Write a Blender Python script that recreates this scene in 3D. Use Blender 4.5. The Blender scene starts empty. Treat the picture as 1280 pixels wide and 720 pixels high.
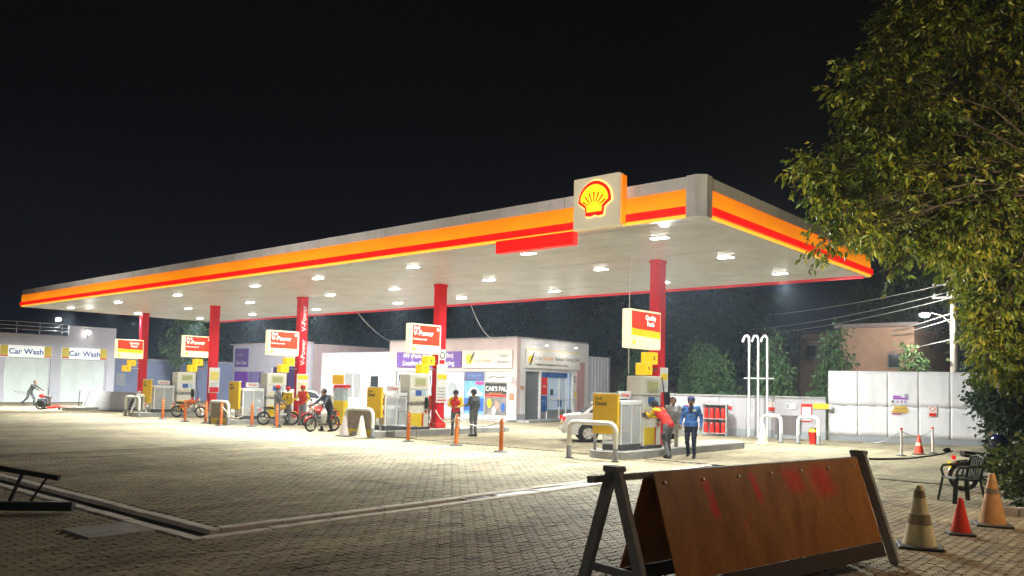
import bpy, bmesh, math, random
import numpy as np
from mathutils import Vector, Matrix

# ------------------------------------------------------------------ camera
S = bpy.context.scene
COL = S.collection
R = math.radians
YAW, PITCH, ROLL, CAM_H, FPX = R(40.8), math.atan(55.0 / 1010.0), R(1.2), 1.9, 1010.0
Fh = Vector((-math.sin(YAW), math.cos(YAW), 0)); Rt = Vector((math.cos(YAW), math.sin(YAW), 0)); Up = Vector((0, 0, 1))
fw = Fh * math.cos(PITCH) + Up * math.sin(PITCH)
up = -Fh * math.sin(PITCH) + Up * math.cos(PITCH)
cxv = Rt * math.cos(ROLL) + up * math.sin(ROLL)
cyv = -Rt * math.sin(ROLL) + up * math.cos(ROLL)
cam = bpy.data.cameras.new('camera'); camo = bpy.data.objects.new('camera', cam); COL.objects.link(camo)
cam.sensor_width = 36.0; cam.lens = FPX / 1280.0 * 36.0; cam.shift_y = 68.0 / 1280.0
cam.clip_start = 0.1; cam.clip_end = 1500.0
m3 = Matrix((cxv, cyv, -fw)).transposed()
camo.matrix_world = Matrix.Translation((0, 0, CAM_H)) @ m3.to_4x4()
S.camera = camo

# ------------------------------------------------------------------ night sky
W = bpy.data.worlds.new('World'); S.world = W; W.use_nodes = True
nt = W.node_tree; nt.nodes.clear()
wo = nt.nodes.new('ShaderNodeOutputWorld'); bg = nt.nodes.new('ShaderNodeBackground')
sky = nt.nodes.new('ShaderNodeTexSky'); sky.sky_type = 'NISHITA'; sky.sun_disc = False
sky.sun_elevation = R(-4.0); sky.sun_rotation = R(200.0)
tc = nt.nodes.new('ShaderNodeTexCoord'); sp = nt.nodes.new('ShaderNodeSeparateXYZ'); rp = nt.nodes.new('ShaderNodeValToRGB')
nt.links.new(tc.outputs['Generated'], sp.inputs[0]); nt.links.new(sp.outputs['Z'], rp.inputs['Fac'])
cr = rp.color_ramp; cr.elements[0].position = 0.0; cr.elements[0].color = (0.0045, 0.0064, 0.0115, 1)
cr.elements[1].position = 0.6; cr.elements[1].color = (0.0003, 0.0003, 0.0004, 1)
e = cr.elements.new(0.12); e.color = (0.0026, 0.0035, 0.0060, 1)
e = cr.elements.new(0.30); e.color = (0.0009, 0.0010, 0.0014, 1)
mx = nt.nodes.new('ShaderNodeMix'); mx.data_type = 'RGBA'; mx.blend_type = 'ADD'; mx.inputs['Factor'].default_value = 0.002
nt.links.new(rp.outputs['Color'], mx.inputs['A']); nt.links.new(sky.outputs['Color'], mx.inputs['B'])
nt.links.new(mx.outputs['Result'], bg.inputs['Color']); bg.inputs['Strength'].default_value = 1.0
nt.links.new(bg.outputs[0], wo.inputs[0])

S.view_settings.view_transform = 'Standard'; S.view_settings.look = 'None'
S.view_settings.exposure = 0.5; S.view_settings.gamma = 1.0; S.view_settings.use_curve_mapping = False
S.render.engine = 'CYCLES'
S.cycles.use_denoising = True
S.cycles.max_bounces = 7; S.cycles.diffuse_bounces = 3; S.cycles.glossy_bounces = 3; S.cycles.transmission_bounces = 6
S.cycles.transparent_max_bounces = 8; S.cycles.volume_bounces = 0
S.cycles.sample_clamp_indirect = 4.0
S.cycles.use_light_tree = True
random.seed(7)
rng = np.random.default_rng(11)

# ------------------------------------------------------------------ helpers
def tag(o, label=None, cat=None, group=None, kind=None):
    if label: o['label'] = label
    if cat: o['category'] = cat
    if group: o['group'] = group
    if kind: o['kind'] = kind
    return o

def thing(name, label, cat, loc=(0, 0, 0), rz=0.0, group=None):
    o = bpy.data.objects.new(name, None); COL.objects.link(o)
    o.empty_display_size = 0.1
    o.location = loc; o.rotation_euler = (0, 0, rz)
    return tag(o, label, cat, group)

def copy_tree(o, parent=None, skip=()):
    c = o.copy(); COL.objects.link(c); c.parent = parent
    for ch in list(o.children):
        if ch.name.split('.')[0] not in skip: copy_tree(ch, c)
    return c

class MB:
    def __init__(s): s.v = []; s.f = []; s.m = []; s.sm = []
    def add(s, vs, fs, mi=0, smooth=False):
        b = len(s.v); s.v.extend([tuple(v) for v in vs])
        for f in fs: s.f.append(tuple(b + i for i in f)); s.m.append(mi); s.sm.append(smooth)
        return s
    def box(s, c, d, mi=0, rz=0.0, M=None, ch=0.0):
        hx, hy, hz = d[0] / 2, d[1] / 2, d[2] / 2
        if ch <= 0:
            vs = [Vector((x, y, z)) for x in (-hx, hx) for y in (-hy, hy) for z in (-hz, hz)]
            fs = [(0, 1, 3, 2), (4, 6, 7, 5), (0, 4, 5, 1), (2, 3, 7, 6), (0, 2, 6, 4), (1, 5, 7, 3)]
        else:
            k = min(ch, hx * .9, hy * .9, hz * .9); vs = []; idx = {}
            for sx in (-1, 1):
                for sy in (-1, 1):
                    for sz in (-1, 1):
                        for a in range(3):
                            p = [sx * (hx - k), sy * (hy - k), sz * (hz - k)]; p[a] = (sx * hx, sy * hy, sz * hz)[a]
                            idx[sx, sy, sz, a] = len(vs); vs.append(Vector(p))
            fs = []
            for a in range(3):
                b, c2 = (a + 1) % 3, (a + 2) % 3
                for sg in (-1, 1):
                    q = []
                    for (u, w) in ((-1, -1), (1, -1), (1, 1), (-1, 1)):
                        t = [0, 0, 0]; t[a] = sg; t[b] = u; t[c2] = w; q.append(idx[t[0], t[1], t[2], a])
                    fs.append(tuple(q if sg > 0 else q[::-1]))
                for u in (-1, 1):
                    for w in (-1, 1):
                        t0 = [0, 0, 0]; t1 = [0, 0, 0]; t0[a] = -1; t1[a] = 1
                        for t in (t0, t1): t[b] = u; t[c2] = w
                        q = [idx[(*t0, b)], idx[(*t1, b)], idx[(*t1, c2)], idx[(*t0, c2)]]
                        fs.append(tuple(q if u * w < 0 else q[::-1]))
            for sx in (-1, 1):
                for sy in (-1, 1):
                    for sz in (-1, 1):
                        q = [idx[sx, sy, sz, 0], idx[sx, sy, sz, 1], idx[sx, sy, sz, 2]]
                        fs.append(tuple(q if sx * sy * sz > 0 else q[::-1]))
        T = Matrix.Translation(c) @ Matrix.Rotation(rz, 4, 'Z')
        if M is not None: T = M @ T
        return s.add([T @ v for v in vs], fs, mi)
    def bar(s, p0, p1, w, t, mi=0, side=(0, 0, 1)):
        """square bar from p0 to p1; t measured along 'side', w across"""
        p0, p1 = Vector(p0), Vector(p1); d = (p1 - p0).normalized(); sd = Vector(side)
        a = d.cross(sd)
        if a.length < 1e-4: a = d.cross(Vector((1, 0, 0)))
        a.normalize(); b = a.cross(d).normalized()
        vs = [p + a * (i * w / 2) + b * (j * t / 2) for p in (p0, p1) for i, j in ((-1, -1), (1, -1), (1, 1), (-1, 1))]
        return s.add(vs, [(3, 2, 1, 0), (4, 5, 6, 7), (0, 1, 5, 4), (1, 2, 6, 5), (2, 3, 7, 6), (3, 0, 4, 7)], mi)
    def cyl(s, p0, p1, r0, r1=None, n=12, mi=0, smooth=True, caps=True):
        p0, p1 = Vector(p0), Vector(p1); r1 = r0 if r1 is None else r1
        d = (p1 - p0).normalized(); a = d.orthogonal().normalized(); b = d.cross(a)
        vs = []
        for p, r in ((p0, r0), (p1, r1)):
            for i in range(n):
                t = 2 * math.pi * i / n; vs.append(p + a * (r * math.cos(t)) + b * (r * math.sin(t)))
        s.add(vs, [(i, (i + 1) % n, n + (i + 1) % n, n + i) for i in range(n)], mi, smooth)
        if caps: s.add(vs, [tuple(range(n - 1, -1, -1)), tuple(range(n, 2 * n))], mi)
        return s
    def tube(s, pts, r, n=8, mi=0, closed=False, caps=True):
        P = [Vector(p) for p in pts]; N = len(P); rs = r if isinstance(r, (list, tuple)) else [r] * N
        vs = []; a = None
        for i in range(N):
            q0 = P[i - 1] if (i > 0 or closed) else P[i]; q1 = P[(i + 1) % N] if (i < N - 1 or closed) else P[i]
            d = (q1 - q0).normalized()
            if a is None: a = d.orthogonal().normalized()
            a = (a - d * a.dot(d)); a = a.normalized() if a.length > 1e-5 else d.orthogonal().normalized()
            b = d.cross(a)
            for k in range(n):
                t = 2 * math.pi * k / n; vs.append(P[i] + a * (rs[i] * math.cos(t)) + b * (rs[i] * math.sin(t)))
        fs = []
        for i in range(N if closed else N - 1):
            j = (i + 1) % N
            for k in range(n): l = (k + 1) % n; fs.append((i * n + k, i * n + l, j * n + l, j * n + k))
        s.add(vs, fs, mi, True)
        if caps and not closed: s.add(vs, [tuple(range(n - 1, -1, -1)), tuple(range((N - 1) * n, N * n))], mi)
        return s
    def lathe(s, prof, c=(0, 0, 0), n=20, mi=0, M=None, sx=1.0, sy=1.0, smooth=True):
        vs = []
        for r, z in prof:
            for i in range(n):
                t = 2 * math.pi * i / n; v = Vector((sx * r * math.cos(t), sy * r * math.sin(t), z))
                if M is not None: v = M @ v
                vs.append(v + Vector(c))
        fs = []
        for k in range(len(prof) - 1):
            for i in range(n): j = (i + 1) % n; fs.append((k * n + i, k * n + j, (k + 1) * n + j, (k + 1) * n + i))
        s.add(vs, fs, mi, smooth)
        L = len(prof) - 1
        if prof[0][0] > 1e-4: s.add(vs[:n], [tuple(range(n - 1, -1, -1))], mi)
        if prof[L][0] > 1e-4: s.add(vs[L * n:], [tuple(range(n))], mi)
        return s
    def ball(s, c, r, n=12, mi=0, sc=(1, 1, 1), M=None):
        k = max(5, n // 2)
        prof = [(r * math.sin(math.pi * i / k), -r * math.cos(math.pi * i / k)) for i in range(k + 1)]
        T = Matrix.Diagonal((sc[0], sc[1], sc[2], 1))
        if M is not None: T = M @ T
        return s.lathe(prof, c, n, mi, T)
    def prism(s, poly, h, M=None, mi=0, mcap=None, smooth=False):
        """poly (x,y) ccw extruded from z=0 to h, then moved by M"""
        n = len(poly); M = M or Matrix.Identity(4)
        vs = [M @ Vector((x, y, 0)) for x, y in poly] + [M @ Vector((x, y, h)) for x, y in poly]
        s.add(vs, [(i, (i + 1) % n, n + (i + 1) % n, n + i) for i in range(n)], mi, smooth)
        s.add(vs, [tuple(range(n - 1, -1, -1)), tuple(range(n, 2 * n))], mi if mcap is None else mcap)
        return s
    def torus(s, c, ax, Rr, r, n=24, k=8, mi=0):
        ax = Vector(ax).normalized(); a = ax.orthogonal().normalized(); b = ax.cross(a)
        return s.tube([Vector(c) + a * (Rr * math.cos(2 * math.pi * i / n)) + b * (Rr * math.sin(2 * math.pi * i / n)) for i in range(n)], r, k, mi, True)
    def mesh(s, name, mats):
        me = bpy.data.meshes.new(name); me.from_pydata(s.v, [], s.f)
        if not isinstance(mats, (list, tuple)): mats = [mats]
        for m in mats:
            if m: me.materials.append(m)
        me.polygons.foreach_set('material_index', s.m); me.polygons.foreach_set('use_smooth', s.sm)
        me.update(); return me
    def build(s, name, mats, parent=None, loc=(0, 0, 0), rot=(0, 0, 0)):
        o = bpy.data.objects.new(name, s.mesh(name, mats)); COL.objects.link(o)
        o.location = loc; o.rotation_euler = rot
        if parent is not None: o.parent = parent
        return o

def XZ(x, y, z, rz=0.0):
    """frame for a prism or text standing upright: local x right, local y up, local z towards the viewer of a -Y face"""
    return Matrix.Translation((x, y, z)) @ Matrix.Rotation(rz, 4, 'Z') @ Matrix.Rotation(R(90), 4, 'X')
FACE_X = R(90)   # a face that looks towards +X

TX = []
def text(body, parent, x, y, z, size, mat, rz=0.0, ext=0.004, align='CENTER', bold=0.0, sx=1.0, name='lettering', shear=0.0):
    cu = bpy.data.curves.new(name, 'FONT'); cu.body = body; cu.size = size; cu.extrude = ext
    cu.align_x = align; cu.align_y = 'CENTER'; cu.offset = bold * size; cu.resolution_u = 3; cu.shear = shear
    cu.space_line = 0.95
    cu.materials.append(mat)
    tmp = bpy.data.objects.new(name, cu); COL.objects.link(tmp)
    dg = bpy.context.evaluated_depsgraph_get(); me = bpy.data.meshes.new_from_object(tmp.evaluated_get(dg)); bpy.data.objects.remove(tmp)
    o = bpy.data.objects.new(name, me); COL.objects.link(o)
    o.matrix_world = XZ(x, y, z, rz) @ Matrix.Diagonal((sx, 1, 1, 1))
    if parent is not None: o.parent = parent
    TX.append((o.name, body))
    return o

# ------------------------------------------------------------------ materials
MATS = {}
def mat(name, col, rough=0.6, metal=0.0, emit=None, es=0.0, var=0.0, vs=3.0, bump=0.0, bs=40.0, trans=0.0, alpha=1.0, dirt=None, ds=1.2, spec=0.5):
    if name in MATS: return MATS[name]
    m = bpy.data.materials.new(name); m.use_nodes = True; t = m.node_tree; N = t.nodes; L = t.links
    b = N['Principled BSDF']; b.inputs['Roughness'].default_value = rough; b.inputs['Metallic'].default_value = metal
    b.inputs['Specular IOR Level'].default_value = spec
    c4 = (*col, 1.0); b.inputs['Base Color'].default_value = c4
    if trans: b.inputs['Transmission Weight'].default_value = trans
    if alpha < 1: b.inputs['Alpha'].default_value = alpha
    if emit: b.inputs['Emission Color'].default_value = (*emit, 1); b.inputs['Emission Strength'].default_value = es
    g = None
    if var > 0 or bump > 0 or dirt: g = N.new('ShaderNodeNewGeometry')
    out = None
    if var > 0:
        nz = N.new('ShaderNodeTexNoise'); nz.inputs['Scale'].default_value = vs; nz.inputs['Detail'].default_value = 6; nz.inputs['Roughness'].default_value = 0.65
        L.new(g.outputs['Position'], nz.inputs['Vector'])
        mr = N.new('ShaderNodeMapRange'); mr.inputs['From Min'].default_value = 0.25; mr.inputs['From Max'].default_value = 0.75
        mr.inputs['To Min'].default_value = 1 - var; mr.inputs['To Max'].default_value = 1 + var
        L.new(nz.outputs['Fac'], mr.inputs['Value'])
        mu = N.new('ShaderNodeMix'); mu.data_type = 'RGBA'; mu.blend_type = 'MULTIPLY'; mu.inputs['Factor'].default_value = 1
        mu.inputs['A'].default_value = c4; L.new(mr.outputs[0], mu.inputs['B']); out = mu.outputs['Result']
        r2 = N.new('ShaderNodeMapRange'); r2.inputs['To Min'].default_value = max(0.05, rough - .12); r2.inputs['To Max'].default_value = min(1, rough + .12)
        L.new(nz.outputs['Fac'], r2.inputs['Value']); L.new(r2.outputs[0], b.inputs['Roughness'])
    if dirt:
        n2 = N.new('ShaderNodeTexNoise'); n2.inputs['Scale'].default_value = ds; n2.inputs['Detail'].default_value = 9; n2.inputs['Roughness'].default_value = 0.7
        st = N.new('ShaderNodeMapping'); st.inputs['Scale'].default_value = (1.6, 1.6, .3); L.new(g.outputs['Position'], st.inputs[0]); L.new(st.outputs[0], n2.inputs['Vector'])
        m2 = N.new('ShaderNodeMapRange'); m2.inputs['From Min'].default_value = 0.48; m2.inputs['From Max'].default_value = 0.78; m2.inputs['To Max'].default_value = 0.85
        L.new(n2.outputs['Fac'], m2.inputs['Value'])
        mi = N.new('ShaderNodeMix'); mi.data_type = 'RGBA'; L.new(m2.outputs[0], mi.inputs['Factor'])
        if out: L.new(out, mi.inputs['A'])
        else: mi.inputs['A'].default_value = c4
        mi.inputs['B'].default_value = (*dirt, 1); out = mi.outputs['Result']
    if out: L.new(out, b.inputs['Base Color'])
    if bump > 0:
        n3 = N.new('ShaderNodeTexNoise'); n3.inputs['Scale'].default_value = bs; n3.inputs['Detail'].default_value = 4
        L.new(g.outputs['Position'], n3.inputs['Vector'])
        bp = N.new('ShaderNodeBump'); bp.inputs['Strength'].default_value = bump; bp.inputs['Distance'].default_value = 0.02
        L.new(n3.outputs['Fac'], bp.inputs['Height']); L.new(bp.outputs[0], b.inputs['Normal'])
    MATS[name] = m; return m

def lit(name, col, s, base=None, rough=0.4):
    return mat(name, base or col, rough, emit=col, es=s)

PAV_W, PAV_L = 0.1125, 0.225
def paver_material(name, joints, cols, rough=0.75):
    """tint of each block from its cell in the bond; joints (for the flat far field) as dark lines and a groove"""
    m = bpy.data.materials.new(name); m.use_nodes = True; t = m.node_tree; N = t.nodes; L = t.links
    b = N['Principled BSDF']; b.inputs['Roughness'].default_value = rough
    g = N.new('ShaderNodeNewGeometry'); s = N.new('ShaderNodeSeparateXYZ'); L.new(g.outputs['Position'], s.inputs[0])
    def M(op, a, bb=None, clamp=False):
        n = N.new('ShaderNodeMath'); n.operation = op; n.use_clamp = clamp
        for i, q in enumerate((a, bb)):
            if q is None: continue
            if isinstance(q, (int, float)): n.inputs[i].default_value = q
            else: L.new(q, n.inputs[i])
        return n.outputs[0]
    u = M('DIVIDE', s.outputs['X'], PAV_W); ui = M('FLOOR', u); uf = M('FRACT', u)
    off = M('MULTIPLY', M('MODULO', M('ABSOLUTE', ui), 2.0), 0.5)
    v = M('ADD', M('DIVIDE', s.outputs['Y'], PAV_L), off); vi = M('FLOOR', v); vf = M('FRACT', v)
    cb = N.new('ShaderNodeCombineXYZ'); L.new(ui, cb.inputs[0]); L.new(vi, cb.inputs[1])
    wn = N.new('ShaderNodeTexWhiteNoise'); wn.noise_dimensions = '2D'; L.new(cb.outputs[0], wn.inputs['Vector'])
    rp = N.new('ShaderNodeValToRGB'); L.new(wn.outputs['Value'], rp.inputs['Fac'])
    for i, c in enumerate(cols):
        if i < 2: e = rp.color_ramp.elements[i]
        else: e = rp.color_ramp.elements.new(0.5)
        e.color = (*c, 1); e.position = (0.0, 1.0, 0.45, 0.75)[i]
    n1 = N.new('ShaderNodeTexNoise'); n1.inputs['Scale'].default_value = 0.55; n1.inputs['Detail'].default_value = 8; n1.inputs['Roughness'].default_value = .62
    L.new(g.outputs['Position'], n1.inputs['Vector'])
    mr = N.new('ShaderNodeMapRange'); mr.inputs['From Min'].default_value = .3; mr.inputs['From Max'].default_value = .7; mr.inputs['To Min'].default_value = .60; mr.inputs['To Max'].default_value = 1.28
    L.new(n1.outputs['Fac'], mr.inputs['Value'])
    mu = N.new('ShaderNodeMix'); mu.data_type = 'RGBA'; mu.blend_type = 'MULTIPLY'; mu.inputs['Factor'].default_value = 1
    L.new(rp.outputs['Color'], mu.inputs['A']); L.new(mr.outputs[0], mu.inputs['B']); out = mu.outputs['Result']
    # oil stains and tyre dirt
    n2 = N.new('ShaderNodeTexNoise'); n2.inputs['Scale'].default_value = 1.7; n2.inputs['Detail'].default_value = 5
    L.new(g.outputs['Position'], n2.inputs['Vector'])
    m2 = N.new('ShaderNodeMapRange'); m2.inputs['From Min'].default_value = .56; m2.inputs['From Max'].default_value = .72; m2.inputs['To Max'].default_value = .65
    L.new(n2.outputs['Fac'], m2.inputs['Value'])
    mi = N.new('ShaderNodeMix'); mi.data_type = 'RGBA'; L.new(m2.outputs[0], mi.inputs['Factor']); L.new(out, mi.inputs['A']); mi.inputs['B'].default_value = (.10, .085, .075, 1); out = mi.outputs['Result']
    mpt = N.new('ShaderNodeMapping'); mpt.inputs['Scale'].default_value = (1.5, .10, 1); mpt.inputs['Rotation'].default_value = (0, 0, .25); L.new(g.outputs['Position'], mpt.inputs[0])
    n4 = N.new('ShaderNodeTexNoise'); n4.inputs['Scale'].default_value = 1.0; n4.inputs['Detail'].default_value = 4; L.new(mpt.outputs[0], n4.inputs['Vector'])
    m4 = N.new('ShaderNodeMapRange'); m4.inputs['From Min'].default_value = .35; m4.inputs['From Max'].default_value = .65; m4.inputs['To Min'].default_value = .74; m4.inputs['To Max'].default_value = 1.12; L.new(n4.outputs['Fac'], m4.inputs['Value'])
    mu4 = N.new('ShaderNodeMix'); mu4.data_type = 'RGBA'; mu4.blend_type = 'MULTIPLY'; mu4.inputs['Factor'].default_value = 1; L.new(out, mu4.inputs['A']); L.new(m4.outputs[0], mu4.inputs['B']); out = mu4.outputs['Result']
    n3 = N.new('ShaderNodeTexNoise'); n3.inputs['Scale'].default_value = 90; n3.inputs['Detail'].default_value = 3
    L.new(g.outputs['Position'], n3.inputs['Vector'])
    h = n3.outputs['Fac']
    if joints:
        e1 = M('MINIMUM', uf, M('SUBTRACT', 1.0, uf)); e2 = M('MULTIPLY', M('MINIMUM', vf, M('SUBTRACT', 1.0, vf)), 2.0)
        ee = M('MINIMUM', e1, e2); jm = M('GREATER_THAN', 0.055, ee)
        mj = N.new('ShaderNodeMix'); mj.data_type = 'RGBA'; L.new(M('MULTIPLY', jm, 0.75), mj.inputs['Factor']); L.new(out, mj.inputs['A']); mj.inputs['B'].default_value = (.07, .06, .05, 1); out = mj.outputs['Result']
        h = M('SUBTRACT', M('MULTIPLY', h, 0.15), jm)
    L.new(out, b.inputs['Base Color'])
    bp = N.new('ShaderNodeBump'); bp.inputs['Strength'].default_value = .45 if joints else .3; bp.inputs['Distance'].default_value = .006 if joints else .002
    L.new(h, bp.inputs['Height']); L.new(bp.outputs[0], b.inputs['Normal'])
    MATS[name] = m; return m

PCOL = [(.28, .235, .145), (.425, .365, .225), (.365, .305, .188), (.325, .258, .165)]
M_paver = paver_material('paver', False, PCOL)
M_paver_far = paver_material('paver_far', True, PCOL)
M_bed = mat('joint_sand', (.055, .045, .038), .95, var=.4, vs=20)
M_earth = mat('earth', (.06, .05, .04), .95, var=.4, vs=.6)
M_conc = mat('concrete', (.42, .39, .35), .85, var=.22, vs=2.2, bump=.4, bs=25, dirt=(.16, .14, .12), ds=2.0)
M_conc_d = mat('concrete_dark', (.05, .045, .042), .9, var=.3, vs=5, bump=.3)
M_kerb = mat('kerb_concrete', (.34, .335, .32), .8, var=.18, vs=3, bump=.3, dirt=(.15, .14, .13))
M_white = mat('white_paint', (.76, .76, .74), .45, var=.06, vs=2)
M_wall = mat('white_wall', (.56, .545, .605), .8, var=.10, vs=1.2, bump=.25, bs=18, dirt=(.42, .40, .45), ds=.6)
M_wallp = mat('white_wall_red_bounce', (.58, .465, .45), .8, var=.10, vs=1.2, bump=.25, bs=18, dirt=(.44, .35, .34), ds=.5)  # pink is red bounced light put into the wall colour
M_grey = mat('grey_paint', (.30, .31, .33), .6, var=.12, vs=2)
M_dgrey = mat('dark_grey', (.06, .06, .065), .55, var=.15)
M_black = mat('black', (.012, .012, .013), .5, var=.2)
M_rubber = mat('rubber', (.02, .02, .02), .8, var=.2, vs=8)
M_steel = mat('steel', (.55, .55, .56), .3, 1.0, var=.1)
M_galv = mat('galvanised', (.50, .51, .52), .45, .7, var=.15, vs=6)
M_chrome = mat('chrome', (.75, .75, .76), .12, 1.0)
M_red = mat('red_paint', (.62, .010, .018), .5, var=.08, vs=1.5, spec=.25)
M_redpl = mat('red_plastic', (.72, .02, .012), .35, var=.06)
M_yel = mat('yellow_board', (.82, .50, .015), .45, var=.06)
M_yel2 = mat('yellow_paint', (.85, .62, .02), .45, var=.08)
M_orange = mat('orange_plastic', (.92, .23, .035), .45, var=.10, dirt=(.60, .16, .05))
M_orange2 = mat('red_orange_plastic', (.85, .055, .025), .4, var=.08)
M_purple = mat('purple_board', (.14, .06, .30), .55, var=.05)
M_blue = mat('blue_print', (.03, .10, .35), .5, var=.1)
M_lblue = mat('light_blue_print', (.16, .36, .62), .45, var=.35, vs=2.5)
M_cream = mat('cream_paint', (.80, .78, .68), .4, var=.05)
M_skin = mat('skin', (.33, .175, .11), .55)
M_hair = mat('hair', (.012, .010, .009), .5)
M_ink = mat('dark_ink', (.03, .025, .02), .6)
M_glass = mat('glass', (.75, .82, .85), .05, alpha=.35, spec=.8)
M_dglass = mat('dark_glass', (.02, .025, .03), .08, spec=.9)
M_em_white = lit('lamp_white', (1.0, .98, .92), 60.0)
# ================================================================== GROUND
# built pavers fill the rectangle PX0..PX1, PY0..PY1; a jointed sheet carries the paving on beyond it
PX0, PX1, PY0, PY1 = -22.05, 3.6, 1.8, 19.35
def flat(mb, x0, x1, y0, y1, z): mb.add([(x0, y0, z), (x1, y0, z), (x1, y1, z), (x0, y1, z)], [(0, 1, 2, 3)])
g = MB(); flat(g, -300, 300, -120, 320, -0.20); o = g.build('ground', M_earth); tag(o, 'dark bare earth beyond the paved forecourt', kind='structure')
pave = MB()
for x0, x1, y0, y1 in ((-95, PX0, -25, 75), (PX1, 22, -25, 75), (PX0, PX1, -25, PY0), (PX0, PX1, PY1, 75)): flat(pave, x0, x1, y0, y1, 0.0)
pave_o = pave.build('pavement', M_paver_far); tag(pave_o, 'block paved forecourt of the filling station', kind='structure')
# drain, L-shaped on plan: leg A along x at y 4.93..5.45, leg B along y at x -9.66..-9.14
DA, DB = (4.88, 5.50), (-9.74, -9.14)
bed = MB(); flat(bed, PX0, DB[1], PY0, DA[0], -.03); flat(bed, PX0, DB[0], DA[1], PY1, -.03); flat(bed, DB[1], PX1, PY0, PY1, -.03); bed.build('paver_bed', M_bed, pave_o)
def blocked(x, y):
    if DA[0] - .02 < y < DA[1] + .02 and x < DB[1] + .02: return True
    if DB[0] - .02 < x < DB[1] + .02 and y > DA[0] - .02: return True
    if -10.86 < x < -9.98 and 4.02 < y < 4.88: return True
    return False
def zig(y):
    p = (y / (PAV_L / 2)) % 1.0
    return 0.013 * (1 if p < .36 else (1 - 2 * (p - .36) / .14) if p < .5 else -1 if p < .86 else (-1 + 2 * (p - .86) / .14))
ys = [k * PAV_L / 2 + q * PAV_L / 2 for k in range(2) for q in (0.0, .36, .5, .86)] + [PAV_L]
gap = .0055
def paver_outline(inset):
    L_ = [(-PAV_W / 2 + gap / 2 + inset + zig(y), min(max(y - PAV_L / 2, -PAV_L / 2 + gap / 2 + inset), PAV_L / 2 - gap / 2 - inset)) for y in ys]
    R_ = [(PAV_W / 2 - gap / 2 - inset + zig(y), min(max(y - PAV_L / 2, -PAV_L / 2 + gap / 2 + inset), PAV_L / 2 - gap / 2 - inset)) for y in ys]
    return R_ + L_[::-1]
o_top = np.array([(x, y, 0.0) for x, y in paver_outline(.006)]); o_mid = np.array([(x, y, -.009) for x, y in paver_outline(0)])
nP = len(o_top)
base_v = np.vstack([o_top, o_mid, o_mid + np.array([0, 0, -.03])])
base_f = [tuple(range(nP))] + [(i, nP + i, nP + (i + 1) % nP, (i + 1) % nP) for i in range(nP)] + [(nP + i, 2 * nP + i, 2 * nP + (i + 1) % nP, nP + (i + 1) % nP) for i in range(nP)]
cells = []
for iu in range(int(math.floor(PX0 / PAV_W)), int(math.ceil(PX1 / PAV_W))):
    for iv in range(int(PY0 / PAV_L) - 1, int(PY1 / PAV_L) + 2):
        x = (iu + .5) * PAV_W; y = (iv + .5 - (abs(iu) % 2) * .5) * PAV_L
        if x - .06 < PX0 or x + .06 > PX1 or y - .115 < PY0 or y + .115 > PY1 or blocked(x, y): continue
        dep = x * Fh.x + y * Fh.y; lat = x * Rt.x + y * Rt.y
        if dep < 1.5 or (abs(lat) > dep * .75 + 2.0 and dep < 14): continue
        py = 483 + .021 * (640 * lat / max(dep, .1) * 1.6) + 1010 * 1.9 / dep
        seen = abs(lat / dep) < .60 and py < 712
        cells.append((0 if seen else 1, dep, x, y))
cells.sort()
pm = MB(); pm.add(base_v, base_f); pav_me = pm.mesh('paver', M_paver)
for k, (_, d, x, y) in enumerate(cells[:300]):
    p = bpy.data.objects.new('paver', pav_me); COL.objects.link(p); p.parent = pave_o
    p.location = (x, y, random.uniform(-.007, .001)); p.rotation_euler = (random.gauss(0, .012), random.gauss(0, .02), random.gauss(0, .008))
rest = np.array([(c[2], c[3]) for c in cells[300:]]); nR = len(rest); nv = len(base_v)
tl = rng.normal(0, 1, (nR, 2)) * np.array([.012, .02]); zz = rng.uniform(-.005, .001, nR)
V = np.repeat(base_v[None], nR, 0)
V[:, :, 2] += zz[:, None] + V[:, :, 1] * tl[:, :1] - V[:, :, 0] * tl[:, 1:]
V[:, :, 0] += rest[:, :1]; V[:, :, 1] += rest[:, 1:]
fl = []; [fl.extend([tuple(i + k * nv for i in f) for f in base_f]) for k in range(nR)]
me = bpy.data.meshes.new('pavers'); me.from_pydata(V.reshape(-1, 3).tolist(), [], fl); me.materials.append(M_paver)
po = bpy.data.objects.new('pavers', me); COL.objects.link(po); po.parent = pave_o; po['kind'] = 'stuff'

# drain channel
M_edge = mat('pale_edging', (.78, .70, .60), .8, var=.2, vs=3, bump=.4, bs=25, dirt=(.44, .37, .30), ds=2.5)
dr = thing('drain_channel', 'L-shaped open drain with pale concrete edging across the pavers', 'drain'); dr['kind'] = 'structure'
w = .16; m = MB()
fa = MB()
flat(fa, -24, DB[1], DA[0], DA[1], -.045); flat(fa, DB[0], DB[1], DA[1], 20, -.045)
fa.build('channel_floor', M_conc_d, dr)
def edging(x0, x1, y0, y1):
    horizontal = (x1 - x0) > (y1 - y0); n = int(max(x1 - x0, y1 - y0) / .95) + 1
    for k in range(n):
        b = MB(); j = [random.uniform(-.008, .006) for _ in range(3)]
        if horizontal: a0 = x0 + (x1 - x0) * k / n; a1 = x0 + (x1 - x0) * (k + 1) / n; b.box(((a0 + a1) / 2, (y0 + y1) / 2, -.055 + j[0]), (a1 - a0 - .012, y1 - y0, .14), ch=.012)
        else: a0 = y0 + (y1 - y0) * k / n; a1 = y0 + (y1 - y0) * (k + 1) / n; b.box(((x0 + x1) / 2, (a0 + a1) / 2, -.055 + j[0]), (x1 - x0, a1 - a0 - .012, .14), ch=.012)
        b.build('edging_block', M_edge, dr, rot=(0, 0, 0))
edging(-24, DB[0] + w, DA[1] - w, DA[1]); edging(-24, DB[1], DA[0], DA[0] + w)
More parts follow.
